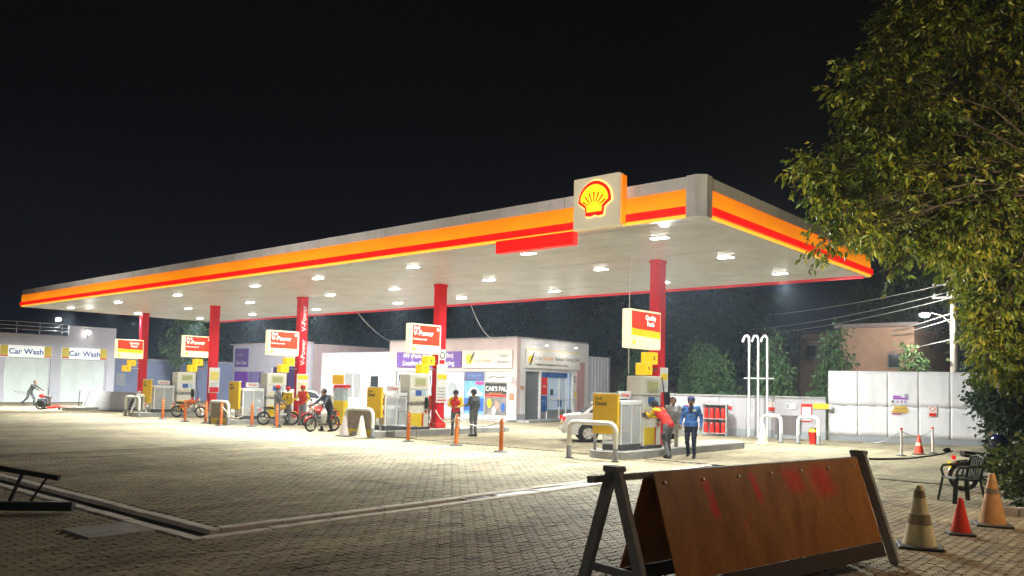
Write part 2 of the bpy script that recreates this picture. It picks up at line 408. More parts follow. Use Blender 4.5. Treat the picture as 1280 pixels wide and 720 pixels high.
edging(DB[0], DB[0] + w, DA[1] + .003, 19); edging(DB[1] - w, DB[1], DA[0] + w + .003, 19)
for k in range(46):   # the grating that still covers the far part of the channel
    y = 9.9 + k * .085
    if k in (7, 8, 21): continue
    b = MB(); b.box(((DB[0] + DB[1]) / 2, y, -.022), (DB[1] - DB[0] - 2 * w - .01, .05, .03)); b.build('grate_bar', M_galv if k > 5 else M_dgrey, dr)
s = MB(); s.box((-10.42, 4.45, -.09), (.82, .80, .22), ch=.012)
o = s.build('inspection_cover', M_conc); tag(o, 'square concrete inspection cover beside the corner of the drain', 'cover')

# fallen leaves scattered on the paving
fl_ = MB()
for _ in range(70):
    x, y = (random.uniform(-3.6, -1.6), random.uniform(9.0, 15.0)) if random.random() < .55 else (random.uniform(-12, -3), random.uniform(4.5, 12))
    a = random.uniform(0, 6.28); l_ = random.uniform(.05, .10); c_, s_ = math.cos(a) * l_, math.sin(a) * l_; fl_.add([(x, y, .006), (x + c_ * .5 - s_ * .25, y + s_ * .5 + c_ * .25, .016), (x + c_, y + s_, .008), (x + c_ * .5 + s_ * .25, y + s_ * .5 - c_ * .25, .014)], [(0, 1, 2), (0, 2, 3)])
o = fl_.build('fallen_leaves', mat('dry_leaf', (.16, .10, .04), .8, var=.4, vs=30)); tag(o, 'dry fallen leaves scattered over the near paving', kind='stuff')

# pump islands (raised kerbs)
IX = [-12.5, -23.0, -32.4, -40.9, -49.4]
PXS = [-12.95, -23.25, -32.5, -40.7, -49.4]; PYS = [21.9, 22.5, 22.4, 22.5, 22.7]
def island(x, n):
    t = thing('pump_island', None, None, (x, 0, 0)); t['kind'] = 'structure'
    t['label'] = 'raised concrete kerb island under the %s red column' % n
    hw, y0, y1 = .72, 18.25, 26.2
    pts = []
    for k in range(13): a = math.pi + math.pi * k / 12; pts.append((hw * math.cos(a), y0 + .72 + .72 * math.sin(a)))
    for k in range(13): a = math.pi * k / 12; pts.append((hw * math.cos(a), y1 - .72 + .72 * math.sin(a)))
    b = MB(); b.prism(pts, .21, Matrix.Translation((0, 0, -.02)), 0, smooth=False); b.build('kerb', M_kerb, t)
    b = MB(); b.prism([(px * .9, (py - 22.4) * .97 + 22.4) for px, py in pts], .02, Matrix.Translation((0, 0, .182))); b.build('island_top', M_conc, t)
for i, n in zip(range(5), ('fifth', 'fourth', 'third', 'second', 'first')): island(IX[i], n)

# ================================================================== CANOPY
CX0, CX1, CY0, CY1, CZ = -51.6, -8.7, 16.6, 28.7, 5.9
M_ceil = mat('ceiling_panel', (.86, .885, .90), .38, var=.05, vs=.8, dirt=(.60, .58, .52), ds=.35, bump=.12, bs=6)
M_fasc = lit('orange_fascia_light', (1.0, .27, .004), .78, (.8, .3, .02))
def backlit(m, lo, hi, z0, z1, s0, s1):
    T = m.node_tree; N = T.nodes; L = T.links; b = N['Principled BSDF']; g_ = N.new('ShaderNodeNewGeometry'); s_ = N.new('ShaderNodeSeparateXYZ'); L.new(g_.outputs['Position'], s_.inputs[0])
    r_ = N.new('ShaderNodeMapRange'); r_.inputs['From Min'].default_value = z0; r_.inputs['From Max'].default_value = z1; L.new(s_.outputs['Z'], r_.inputs['Value'])
    mp = N.new('ShaderNodeMapping'); mp.inputs['Scale'].default_value = (.55, .55, 2.0); L.new(g_.outputs['Position'], mp.inputs[0]); n_ = N.new('ShaderNodeTexNoise'); n_.inputs['Scale'].default_value = 1.0; n_.inputs['Detail'].default_value = 5; L.new(mp.outputs[0], n_.inputs['Vector'])
    mx_ = N.new('ShaderNodeMix'); mx_.data_type = 'RGBA'; L.new(r_.outputs[0], mx_.inputs['Factor']); mx_.inputs['A'].default_value = (*lo, 1); mx_.inputs['B'].default_value = (*hi, 1); L.new(mx_.outputs['Result'], b.inputs['Emission Color'])
    q_ = N.new('ShaderNodeMapRange'); q_.inputs['From Min'].default_value = .3; q_.inputs['From Max'].default_value = .7; q_.inputs['To Min'].default_value = s0; q_.inputs['To Max'].default_value = s1; L.new(n_.outputs['Fac'], q_.inputs['Value']); L.new(q_.outputs[0], b.inputs['Emission Strength'])
backlit(M_fasc, (1.0, .36, .006), (.90, .19, .003), CZ + .18, CZ + .62, .50, .74)   # tubes sit low inside the box
M_fred = lit('red_fascia_light', (1.0, .008, .004), .66, (.6, .02, .02))
M_fyel = lit('yellow_edge_light', (1.0, .46, .02), .85, (.8, .5, .1))
M_cwhite = mat('fascia_white', (.80, .765, .72), .5, var=.10, vs=1.5, dirt=(.52, .48, .44), ds=.8)
can = thing('fuel_canopy', 'long flat white canopy with orange and red lit fascia over the pumps', 'canopy', (-30, 22.4, 0))
def cpart(mb, name, m, parent=None):
    o = mb.build(name, m, parent or can)
    o.location = (30, -22.4, 0) if parent is None else (0, 0, 0)
    return o
npan = 26; pw = (CY1 - CY0 - .2) / npan
for k in range(npan):
    b = MB(); y = CY0 + .1 + pw * (k + .5); b.box(((CX0 + CX1) / 2, y, CZ + .05 + random.uniform(-.006, .006)), (CX1 - CX0 - .2, pw - .02, .06)); cpart(b, 'ceiling_panel', M_ceil)
b = MB(); b.box(((CX0 + CX1) / 2, (CY0 + CY1) / 2, CZ + .42), (CX1 - CX0 - .3, CY1 - CY0 - .3, .6)); cpart(b, 'roof_deck', M_grey)
# fascia, built as lengths; each length is a white backing with the orange lit band, the red lit rib and the yellow edge
def fascia(p0, p1, nrm, nseg, skip=()):
    p0, p1, nrm = Vector(p0), Vector(p1), Vector(nrm)
    for k in range(nseg):
        a = p0.lerp(p1, k / nseg); c = p0.lerp(p1, (k + 1) / nseg); d = (c - a).normalized(); mid = (a + c) / 2; ln = (c - a).length - .022
        def strip(z0, z1, o0, o1, name, m, par=None, dl=0.0):
            q = MB(); cc = mid + nrm * ((o0 + o1) / 2); l2 = ln - dl
            q.box((cc.x, cc.y, (z0 + z1) / 2), (l2 if abs(d.x) > .5 else o1 - o0, l2 if abs(d.y) > .5 else o1 - o0, z1 - z0)); return cpart(q, name, m, par)
        bk = strip(CZ - .03, CZ + .92, -.10, 0.0, 'fascia_panel', M_cwhite)
        strip(CZ + .18, CZ + .63, .002, .05, 'orange_band', M_fasc, bk)
        strip(CZ + .045, CZ + .225, .052, .13, 'red_rib', M_fred, bk)
        strip(CZ - .02, CZ + .04, .002, .06, 'edge_light', M_fyel, bk)
        strip(CZ + .66, CZ + .93, .002, .035, 'cap_flashing', M_cwhite, bk)
fascia((CX0 + .05, CY0, 0), (CX1 - .36, CY0, 0), (0, -1, 0), 12)
fascia((CX1, CY0 + .36, 0), (CX1, CY1 - .05, 0), (1, 0, 0), 4)
fascia((CX1 - .05, CY1, 0), (CX0 + .05, CY1, 0), (0, 1, 0), 12)
fascia((CX0, CY1 - .05, 0), (CX0, CY0 + .05, 0), (-1, 0, 0), 4)
b = MB(); b.prism([(CX1 - .35, CY0 + .05), (CX1 - .35, CY0 - .09), (CX1 - .06, CY0 - .11), (CX1 + .11, CY0 + .06), (CX1 + .09, CY0 + .35), (CX1 - .05, CY0 + .35)], .97, Matrix.Translation((0, 0, CZ - .035))); cpart(b, 'corner_cover', M_cwhite)
# red light box that hangs below the fascia next to the emblem
b = MB(); b.box((-13.5, CY0 - .10, CZ - .19), (2.66, .22, .34), ch=.02); cpart(b, 'red_light_box', M_fred)
b = MB(); b.box(((CX0 + CX1) / 2, CY1 - .13, CZ - .02), (CX1 - CX0 - .3, .05, .10)); cpart(b, 'rear_trim', mat('rear_trim_red', (.75, .03, .06), .4))
# emblem sign: white box, red scallop outline, yellow shell with red ribs
em = MB(); em.box((-11.38, CY0 - .26, 6.49), (1.37, .22, 1.30), ch=.02); emo = cpart(em, 'emblem_sign', mat('sign_box', (.62, .58, .47), .5, emit=(1.0, .84, .46), es=.20, var=.05))
sd = MB(); sd.box((-10.672, CY0 - .19, 6.49), (.03, .20, 1.2)); cpart(sd, 'sign_edge', M_fasc, emo)
def scallop(s):
    pts = [(-.42, -.62), (-.36, -.62 ), (-.16, -.66), (0, -.59), (.16, -.66), (.36, -.62), (.42, -.62), (.47, -.30), (.80, -.02)]
    top = [(.83, .14), (.80, .34), (.70, .52), (.56, .68), (.38, .80), (.19, .88), (0, .905)]
    pts = [(-.45, -.63), (-.16, -.66), (0, -.585), (.16, -.66), (.45, -.63), (.50, -.27), (.86, -.02)] + top + [(-x, y) for x, y in top[-2::-1]] + [(-.86, -.02), (-.50, -.27)]
    return [(x * s, y * s) for x, y in pts]
M_sh_red = lit('emblem_red', (1.0, .008, .006), .68, (.7, .02, .02)); M_sh_yel = lit('emblem_yellow', (1.0, .64, .006), .80, (.9, .7, .05)); M_halo = lit('emblem_back_glow', (1.0, .66, .12), 1.5, (.9, .7, .2))
fr = CY0 - .372
b = MB(); b.prism(scallop(.60), .02, XZ(-11.38, fr, 6.50)); cpart(b, 'back_light', M_halo, emo)
b = MB(); b.prism(scallop(.565), .035, XZ(-11.38, fr - .021, 6.50)); cpart(b, 'emblem_outline', M_sh_red, emo)
inner = [(x * .425, y * .425 + .015) for x, y in [(-.52, -.66), (.52, -.66), (.54, -.30), (.95, .0), (.96, .2), (.88, .42), (.75, .60), (.60, .74), (.40, .86), (.2, .93), (0, .95), (-.2, .93), (-.40, .86), (-.60, .74), (-.75, .60), (-.88, .42), (-.96, .2), (-.95, .0), (-.54, -.30)]]
b = MB(); b.prism(inner, .015, XZ(-11.38, fr - .057, 6.50)); cpart(b, 'emblem_shell', M_sh_yel, emo)
b = MB()
for a in (-60, -40, -20, 0, 20, 40, 60):
    if a == 0: pass
    d = Vector((math.sin(R(a)), math.cos(R(a)))); n2 = Vector((d.y, -d.x)); p0 = Vector((0, -.19)) + d * .17; ln = .245 if abs(a) < 50 else .22; p1 = p0 + d * ln
    w0, w1 = .007, .017
    b.prism([tuple(p0 - n2 * w0), tuple(p0 + n2 * w0), tuple(p1 + n2 * w1), tuple(p1 - n2 * w1)][::-1], .012, XZ(-11.38, fr - .073, 6.50))
cpart(b, 'emblem_ribs', M_sh_red, emo)

# red columns
cols = []
for i, (x, PY) in enumerate(zip(PXS, PYS)):
    b = MB(); b.box((x, PY, CZ / 2 + .05), (.34, .42, CZ - .12), ch=.02); c = cpart(b, 'column', M_red); cols.append(c)
    b = MB(); b.box((x, PY, .30), (.44, .52, .2), ch=.02); cpart(b, 'column_base', M_redpl, c)
    b = MB(); b.box((x, PY, CZ - .03), (.36, .44, .10)); cpart(b, 'column_head', M_red, c)
# lettering that climbs the third column
for z0, body in ((2.75, 'V-Power'), (4.35, 'V-Power')):
    t = text(body, None, 0, 0, 0, .34, M_white, name='column_lettering', bold=.012)
    t.matrix_world = Matrix.Translation((PXS[2] + .176 + 0, 22.4, z0 + .55)) @ Matrix.Rotation(R(90), 4, 'Z') @ Matrix.Rotation(R(90), 4, 'X') @ Matrix.Rotation(R(90), 4, 'Z')
    t.parent = cols[2]
# ================================================================== CANOPY LIGHTS
ORD = ('first', 'second', 'third', 'fourth', 'fifth', 'sixth', 'seventh', 'eighth')
LXS = [-10.9, -15.4, -20.5, -25.9, -30.3, -37.0, -43.4, -49.6]
M_housing = mat('lamp_housing', (.65, .65, .63), .4, var=.05)
def lamp_light(o, kind, energy, col, size, loc=(0, 0, 0), rot=(0, 0, 0), spread=None, angle=None):
    l = bpy.data.lights.new('lamp_light', kind); l.energy = energy; l.color = col
    if kind == 'AREA':
        l.shape = 'RECTANGLE'; l.size, l.size_y = size
        if spread: l.spread = spread
    else: l.shadow_soft_size = size
    if kind == 'SPOT': l.spot_size = angle; l.spot_blend = .6
    lo = bpy.data.objects.new('lamp_light', l); COL.objects.link(lo); lo.parent = o; lo.location = loc; lo.rotation_euler = rot
    return lo
LAMP_W = 335.0
for ci, x in enumerate(LXS):
    for ri, y in enumerate((18.5, 22.35, 26.4)):
        yy = y + (.0 if ri != 1 else (.0 if min(abs(x - p) for p in PXS) > 1.0 else .0))
        t = thing('canopy_light', 'canopy ceiling light, %s row from the front, %s along from the emblem end' % (('first', 'middle', 'back')[ri], ORD[ci]), 'ceiling light', (x, yy, CZ + .02), 0, 'floodlights recessed in the canopy ceiling')
        b = MB(); b.box((0, 0, -.018), (.50, .24, .032), ch=.008); b.build('housing', M_housing, t)
        for sx in (-.12, .12):
            b = MB(); b.box((sx, 0, -.038), (.20, .19, .012), ch=.004); b.build('diffuser', M_em_white, t)
        tx = (R(-25), 0.0, R(22))[ri] if ci < 7 else 0.0; ty = R(34) if ci == 7 else (R(-24) if ci == 0 else 0.0)   # outer rows are tilted outwards
        lamp_light(t, 'AREA', LAMP_W * (1.15, .52, 1.22)[ri] * (2.9 if ci == 7 else 1.35 if ci == 0 else 1.0) * (1.9 if ri == 2 and ci in (5, 6) else 1.0), (.94, 1.0, .95), (.44, .20), (0, 0, -.07 - .27 * abs(math.sin(tx)) * .5 - .5 * abs(math.sin(ty)) * .5), (tx, ty, 0), spread=R((97, 150, 134)[ri]) if 0 < ci < 7 else R(128 if ci == 0 else 108))

# ================================================================== LIGHT BOXES AND NUMBER BOXES
M_lb_cream = lit('lightbox_cream', (1.0, .86, .52), .66, (.8, .75, .55)); M_lb_red = lit('lightbox_red', (1.0, .035, .008), .62, (.7, .05, .02))
M_lb_yel = lit('lightbox_yellow', (1.0, .56, .0), .75, (.9, .6, .02)); M_lb_white = lit('lightbox_white', (1.0, .97, .85), 1.1, (.85, .85, .8))
M_num = lit('number_box_yellow', (1.0, .55, .0), .38, (.85, .6, .02))
def scal_small(s): return [(x * s, y * s) for x, y in scallop(1.0)]
def light_box(x, y0, y1, quality, label):
    ln, h, zc = y1 - y0, 1.14, 3.67; t = thing('fuel_light_box', label, 'light box', (x, (y0 + y1) / 2, zc), 0, 'lit fuel brand boxes on the columns')
    b = MB(); b.box((0, 0, 0), (.30, ln, h), ch=.02); b.build('case', M_lb_cream, t)
    for sgn, rz in ((1, FACE_X), (-1, -FACE_X)):
        fx = sgn * .152; fx2 = sgn * .158
        b = MB(); pz0 = -.5 * h + (.30 if not quality else .10)
        if quality:   # red over a yellow wave over white
            def wave(u): return -.10 + .17 * (.5 - u) + .05 * math.sin(3.2 * u)
            n = 10; us = [-.47 + .94 * k / n for k in range(n + 1)]
            top = [(u * ln, wave(u)) for u in us]
            b.prism(top + [(.47 * ln, .5 * h - .06), (-.47 * ln, .5 * h - .06)], .006, XZ(fx, 0, 0, rz)); pnl = b.build('red_panel', M_lb_red, t)
            b = MB(); low = [(u * ln, -.22 - .05 * u) for u in us]
            b.prism(low + [(p[0], p[1] - .002) for p in top[::-1]], .006, XZ(fx, 0, 0, rz)); b.build('yellow_panel', M_lb_yel, t)
            text('Quality\nFuels', t, fx2 + sgn * .006, sgn * .14 * ln, .26, .20, M_lb_white, rz, bold=.008)
        else:
            b.box((fx + sgn * .002, 0, .13), (.006, ln * .9, h * .66)); b.build('red_panel', M_lb_red, t)
            text('Shell', t, fx2 + sgn * .003, -sgn * .42 * ln, .40, .17, M_lb_white, rz, align='LEFT', bold=.006)
            text('V-Power', t, fx2 + sgn * .003, -sgn * .42 * ln, .20, .29, M_lb_white, rz, align='LEFT', bold=.010)
            text('Performance fuel', t, fx2 + sgn * .003, -sgn * .42 * ln, -.03, .10, M_lb_white, rz, align='LEFT')
            b = MB(); b.prism(scal_small(.075), .006, XZ(fx2 + sgn * .002, sgn * .38 * ln, .38, rz)); b.build('small_emblem', M_lb_white, t)
        b = MB(); b.prism(scal_small(.085), .006, XZ(fx2 - sgn * .004, -sgn * .40 * ln, -.42, rz)); b.build('yellow_emblem', M_lb_yel, t)
    b = MB(); b.box((0, ln / 2 + .04, 0), (.10, .10, .8)); b.build('bracket', M_steel, t)
LBX = [-12.8, -23.1, -32.4, -41.0, -49.3]; LBY = [(19.9, 21.6), (20.7, 22.3), (20.5, 22.1), (20.9, 22.5), (21.0, 22.6)]
LBL = ['lit box with red and yellow wave above the man at the pump', 'lit red fuel box on the fourth column in front of the tinting shop',
       'lit red fuel box on the third column, the one with lettering down its shaft', 'lit red fuel box on the second column with trees behind', 'lit box with red and yellow wave next to the car wash']
NM = ['fifth column beside the man filling at the pump', 'fourth column in front of the tinting shop', 'third column with lettering down its shaft', 'second column', 'first column beside the car wash']
for i in range(5):
    light_box(LBX[i], *LBY[i], i in (0, 4), LBL[i])
    for k, (yo, zo, hi) in enumerate(((-.82, 2.83, 'upper'), (-1.12, 2.50, 'lower'))):
        t = thing('number_box', '%s small yellow number box on the %s' % (hi, NM[i]), 'pump number', (LBX[i], PYS[i] + yo + (.1 if i else .12), zo), 0, 'yellow pump number boxes')
        b = MB(); b.box((0, 0, 0), (.34, .42, .36), ch=.015); b.build('case', M_num, t)
        b = MB(); b.box((0, .30 + .18 * k, .0), (.05, .25 + .3 * k, .05)); b.build('arm', M_steel, t)
        text(str(2 * (4 - i) + k + (1 if i == 4 else 0)), t, .176, 0, 0, .19, M_ink, FACE_X)
# cable drops
def cable(pts, r, label, m=M_white, name='cable'):
    b = MB(); b.tube(pts, r, 6); o = b.build(name, m); tag(o, label, 'cable'); return o
def sag(p0, p1, s, n=14): p0, p1 = Vector(p0), Vector(p1); return [p0.lerp(p1, k / n) - Vector((0, 0, s * 4 * (k / n) * (1 - k / n))) for k in range(n + 1)]
cable(sag((-27.4, 28.6, 5.85), (-29.6, 33.05, 4.5), .5), .02, 'thin white cable slung from the canopy to the tinting shop roof')
cable([(-13.15, 20.6, 2.35), (-13.15, 20.6, 5.88)], .014, 'thin white conduit hanging from the ceiling beside the fifth column box')
cable(sag((-36.2, 28.6, 5.85), (-38.4, 33.05, 4.5), .2), .018, 'thin white cable slung from the canopy behind the third column')

# ================================================================== POSTERS / BINS ON COLUMNS
def notice(x, y, z, w, h, label, bands, rz=FACE_X, cat='notice', name='notice_board', lines=4):
    t = thing(name, label, cat, (x, y, z), rz)
    b = MB(); b.box((0, 0.012, 0), (w, .024, h)); b.build('board', M_white, t)
    for (z0, z1, m, x0, x1) in bands:
        b = MB(); b.box(((x0 + x1) / 2 * w, -.004, (z0 + z1) / 2 * h), ((x1 - x0) * w, .006, (z1 - z0) * h)); b.build('printed_panel', m, t)
    for k in range(lines):
        b = MB(); b.box((-.02 * w, -.003, h * (-.12 - .08 * k)), (w * (.7 - .12 * (k % 2)), .004, h * .022)); b.build('printed_line', M_grey, t)
    return t
notice(PXS[0] + .19, PYS[0] + .12, 2.2, .46, .75, 'white and yellow notice on the fifth red column behind the pump', [(.0, .25, M_yel2, -.42, .42)])
t = notice(PXS[1] + .2, PYS[1], 1.95, .58, 1.5, 'tall white notice board with a yellow band on the fourth red column', [(.12, .24, M_yel2, -.44, .44), (-.45, -.42, M_red, -.4, .4)])
t = notice(PXS[1] + .18, PYS[1], 3.0, .40, .62, 'small white no smoking notice high on the fourth red column', [(-.42, -.18, M_red, -.32, .32)], lines=0)
b = MB(); b.torus((0, -.012, .08), (0, 1, 0), .12, .014, 20, 6); b.build('prohibition_ring', M_ink, t)
notice(PXS[3] + .2, PYS[3], 1.9, .60, 1.35, 'cream notice with yellow panel and red foot on the second red column', [(.0, .34, mat('pale_yellow_print', (.75, .62, .16), .5), -.4, .4), (-.48, -.28, M_red, -.45, .45)])
notice(PXS[2] + .2, PYS[2], 1.65, .62, 1.25, 'pale poster on the third red column behind the attendant in red', [(.3, .46, M_yel2, -.45, .45), (-.40, .20, mat('pale_print', (.72, .68, .45), .5, var=.3, vs=6), -.42, .42)], lines=0)

# ================================================================== DISPENSERS
def dispenser(name, label, loc, nozzle=True):
    t = thing(name, label, 'fuel pump', loc, 0, 'white fuel dispensers')
    D, Wd, Hh = .56, 1.02, 2.10      # D along x, Wd along y
    b = MB(); b.box((0, 0, .04), (D + .06, Wd + .06, .08)); b.build('plinth', M_dgrey, t)
    b = MB(); b.box((0, 0, .50), (D - .02, Wd - .02, .84), ch=.012); b.build('lower_cabinet', M_cream, t)
    b = MB(); b.box((0, 0, .985), (D + .02, Wd + .02, .11), ch=.01); b.build('nozzle_shelf', M_steel, t)
    b = MB(); b.box((0, 0, 1.28), (D - .03, Wd - .03, .47), ch=.012); b.build('middle_cabinet', M_white, t)
    hd = MB(); hd.box((0, -.0, 1.80), (D, Wd, .56), ch=.02); hd = hd.build('head', M_cream, t)
    for sg, rz in ((1, 0), (-1, math.pi)):
        def pf(mb, nm, m, par=t): return mb.build(nm, m, par, rot=(0, 0, rz))
        b = MB(); b.box((D / 2 + .004, .03, 1.80), (.012, .62, .34)); pf(b, 'display_bezel', mat('bezel', (.62, .58, .40), .4))
        b = MB(); b.box((D / 2 + .013, .03, 1.80), (.010, .50, .22)); pf(b, 'display', mat('lcd', (.30, .31, .16), .25, emit=(.5, .5, .2), es=.18))
        b = MB(); b.box((D / 2 - .005, -.05, 1.38), (.012, .30, .20)); pf(b, 'keypad_panel', M_blue)
        b = MB(); b.box((D / 2 - .005, .25, 1.38), (.012, .16, .20)); pf(b, 'price_card', mat('pale_blue_print', (.45, .60, .75), .4))
        b = MB(); b.box((D / 2 - .005, 0, 1.14), (.012, .86, .16)); pf(b, 'label_strip', mat('cream_print', (.70, .66, .50), .5, var=.4, vs=14))
        b = MB(); b.box((D / 2 - .006, -.14, .36), (.012, .56, .50)); pf(b, 'yellow_panel', M_yel2)
        b = MB(); b.box((D / 2 - .006, .185, .36), (.012, .07, .50)); pf(b, 'red_stripe', M_redpl)
        for yy in ((.34,) if nozzle else ()):
            # nozzle in its boot with the hose looping to the head
            b = MB(); b.box((D / 2 + .03, yy, 1.0), (.10, .14, .44), ch=.03); hol = pf(b, 'nozzle_holster', M_black)
            b = MB(); b.tube([(D / 2 + .10, yy, .82), (D / 2 + .13, yy, 1.0), (D / 2 + .12, yy, 1.14), (D / 2 + .07, yy, 1.22)], [.028, .034, .03, .018], 8); b.tube([(D / 2 + .13, yy, 1.12), (D / 2 + .19, yy, 1.05), (D / 2 + .18, yy, .92), (D / 2 + .11, yy, .84)], .010, 6); pf(b, 'nozzle', M_dgrey)
            pts = [(D / 2 + .10, yy, .82), (D / 2 + .16, yy + .02, .55), (D / 2 + .24, yy + .06, .22), (D / 2 + .26, yy + .16, .10), (D / 2 + .20, yy + .24, .32), (D / 2 + .12, yy + .22, .9), (D / 2 + .07, yy + .19, 1.6), (D / 2 + .02, yy + .16, 2.06)]
            q = []
            for k in range(len(pts) - 1):
                for s_ in range(4): q.append(Vector(pts[k]).lerp(Vector(pts[k + 1]), s_ / 4))
            q.append(Vector(pts[-1]))
            for _ in range(3): q = [q[0]] + [(q[k - 1] + q[k] * 2 + q[k + 1]) / 4 for k in range(1, len(q) - 1)] + [q[-1]]
            b = MB(); b.tube(q, .016, 7); pf(b, 'hose', M_rubber)
        b = MB(); b.prism(scal_small(.075), .006, XZ(D / 2 - .004, .36, .66, FACE_X)); pf(b, 'red_emblem', M_redpl)
    return t
def oil_cabinet(label, loc):
    t = thing('oil_display_cabinet', label, 'display cabinet', loc, 0, 'white glazed oil cabinets beside the pumps')
    W_, D_, H_ = .60, 1.05, 1.38
    b = MB(); b.box((0, 0, .09), (W_, D_, .18), ch=.01); b.build('base', M_dgrey, t)
    for sx in (-1, 1):
        for sy in (-1, 1):
            b = MB(); b.box((sx * (W_ / 2 - .03), sy * (D_ / 2 - .03), .72), (.06, .06, 1.1)); b.build('post', M_white, t)
    b = MB(); b.box((0, 0, 1.31), (W_ + .02, D_ + .02, .12), ch=.012); b.build('top', M_white, t)
    b = MB(); b.box((0, 0, .20), (W_ - .02, D_ - .02, .04)); b.build('bottom_shelf', M_white, t)
    for z in (.55, .92):
        b = MB(); b.box((0, 0, z), (W_ - .1, D_ - .1, .02)); b.build('shelf', M_white, t)
    cs = [mat('can_a', (.55, .06, .04), .4), mat('can_b', (.60, .60, .58), .4), mat('can_c', (.70, .50, .05), .4), mat('can_d', (.20, .28, .38), .4)]
    for z in (.222, .562, .932):
        for k in range(6):
            b = MB(); h = random.choice((.17, .22, .25)); y = -.38 + k * .15
            b.box((.06, y, z + h / 2), (.16, .10, h), ch=.02); b.cyl((.06, y, z + h), (.06, y, z + h + .03), .022, n=8); b.build('oil_can', random.choice(cs), t)
    for sx in (-1, 1):
        b = MB(); b.box((sx * (W_ / 2 + .004), 0, .72), (.006, D_ - .14, 1.04)); b.build('glass_pane', M_glass, t)
        b = MB(); b.box((sx * (W_ / 2 + .01), 0, .72), (.02, .03, 1.06)); b.build('door_stile', M_white, t)
    b = MB(); b.box((0, .1, 1.52), (.06, .62, .22), ch=.01); sg = b.build('price_sign', M_white, t)
    text('V-Power', sg, .034, .1, 1.52, .12, M_redpl, FACE_X)
    return t
def fuel_board(label, loc, word, w=.82, h=1.10):
    t = thing('fuel_board', label, 'sign board', loc, 0, 'yellow fuel boards at the island ends')
    b = MB(); b.box((0, 0, .46 + h / 2), (w, .10, h), ch=.012); b.build('panel', M_yel, t)
    for sx in (-1, 1):
        b = MB(); b.box((sx * (w / 2 - .06), 0, .23), (.06, .06, .46)); b.build('leg', M_steel, t)
    b = MB(); b.box((0, .02, .46 + h + .012), (w + .03, .13, .03)); b.build('cap', M_white, t)
    text('Shell', t, -w * .40, -.053, .46 + h - .14, .12, M_ink, 0, align='LEFT'); text(word, t, -w * .40, -.053, .46 + h - .28, .15, M_ink, 0, align='LEFT', bold=.02)
    return t
def hoop(label, loc, w=1.5, h=.98, board=False, m=M_cream, grp='hoop guards at the island ends'):
    t = thing('hoop_guard', label, 'hoop guard', loc, 0, grp)
    pts = [(-w / 2, 0, 0), (-w / 2, 0, h - .2)] + [(-w / 2 + .2 - .2 * math.cos(a), 0, h - .2 + .2 * math.sin(a)) for a in [R(18 * k) for k in range(1, 5)]] + [(-w / 2 + .2, 0, h), (w / 2 - .2, 0, h)] + [(w / 2 - .2 + .2 * math.sin(a), 0, h - .2 + .2 * math.cos(a)) for a in [R(18 * k) for k in range(1, 5)]] + [(w / 2, 0, h - .2), (w / 2, 0, 0)]
    b = MB(); b.tube(pts, .065, 12); b.build('hoop', m, t)
    for sx in (-1, 1):
        b = MB(); b.cyl((sx * w / 2, 0, .0), (sx * w / 2, 0, .34), .069, n=12); b.build('dark_sleeve', M_grey, t)
        b = MB(); b.cyl((sx * w / 2, 0, 0), (sx * w / 2, 0, .02), .12, n=12); b.build('base_plate', M_dgrey, t)
    if board:
        b = MB(); b.box((0, .03, .60), (w - .16, .02, .72)); b.build('poster_panel', mat('brown_poster', (.24, .19, .15), .55, var=.45, vs=7), t)
        b = MB(); b.box((0, .03, .14), (w - .16, .024, .26)); b.build('yellow_foot', M_yel2, t)
    return t
isn = ['fifth', 'fourth', 'third', 'second']
where = ['nearest the man filling at the pump', 'in front of the tinting shop', 'next to the man in the red cap', 'behind the parked orange motorbike']
M_fb = [('Diesel', .82, 1.10), ('Diesel', .82, 1.10), ('Super', .82, 1.2), ('Super', .82, 1.2)]
for i in range(4):
    x = IX[i]
    dispenser('fuel_dispenser', 'white fuel dispenser ' + where[i], (x + .02, PYS[i] - 1.5, .2))
    oil_cabinet('white glazed oil cabinet %s, beside the dispenser' % where[i], (x + .05, PYS[i] - 2.7, .2))
    fuel_board('yellow fuel board at the island end %s' % where[i], (x - .02, PYS[i] - 3.4, .2), *M_fb[i])
    hoop('%s hoop guard at the island end %s' % (('cream', 'poster covered', 'poster covered', 'pale')[i], where[i]), (x + .05, PYS[i] - 4.15, 0), 1.5, .98, i in (1, 2))
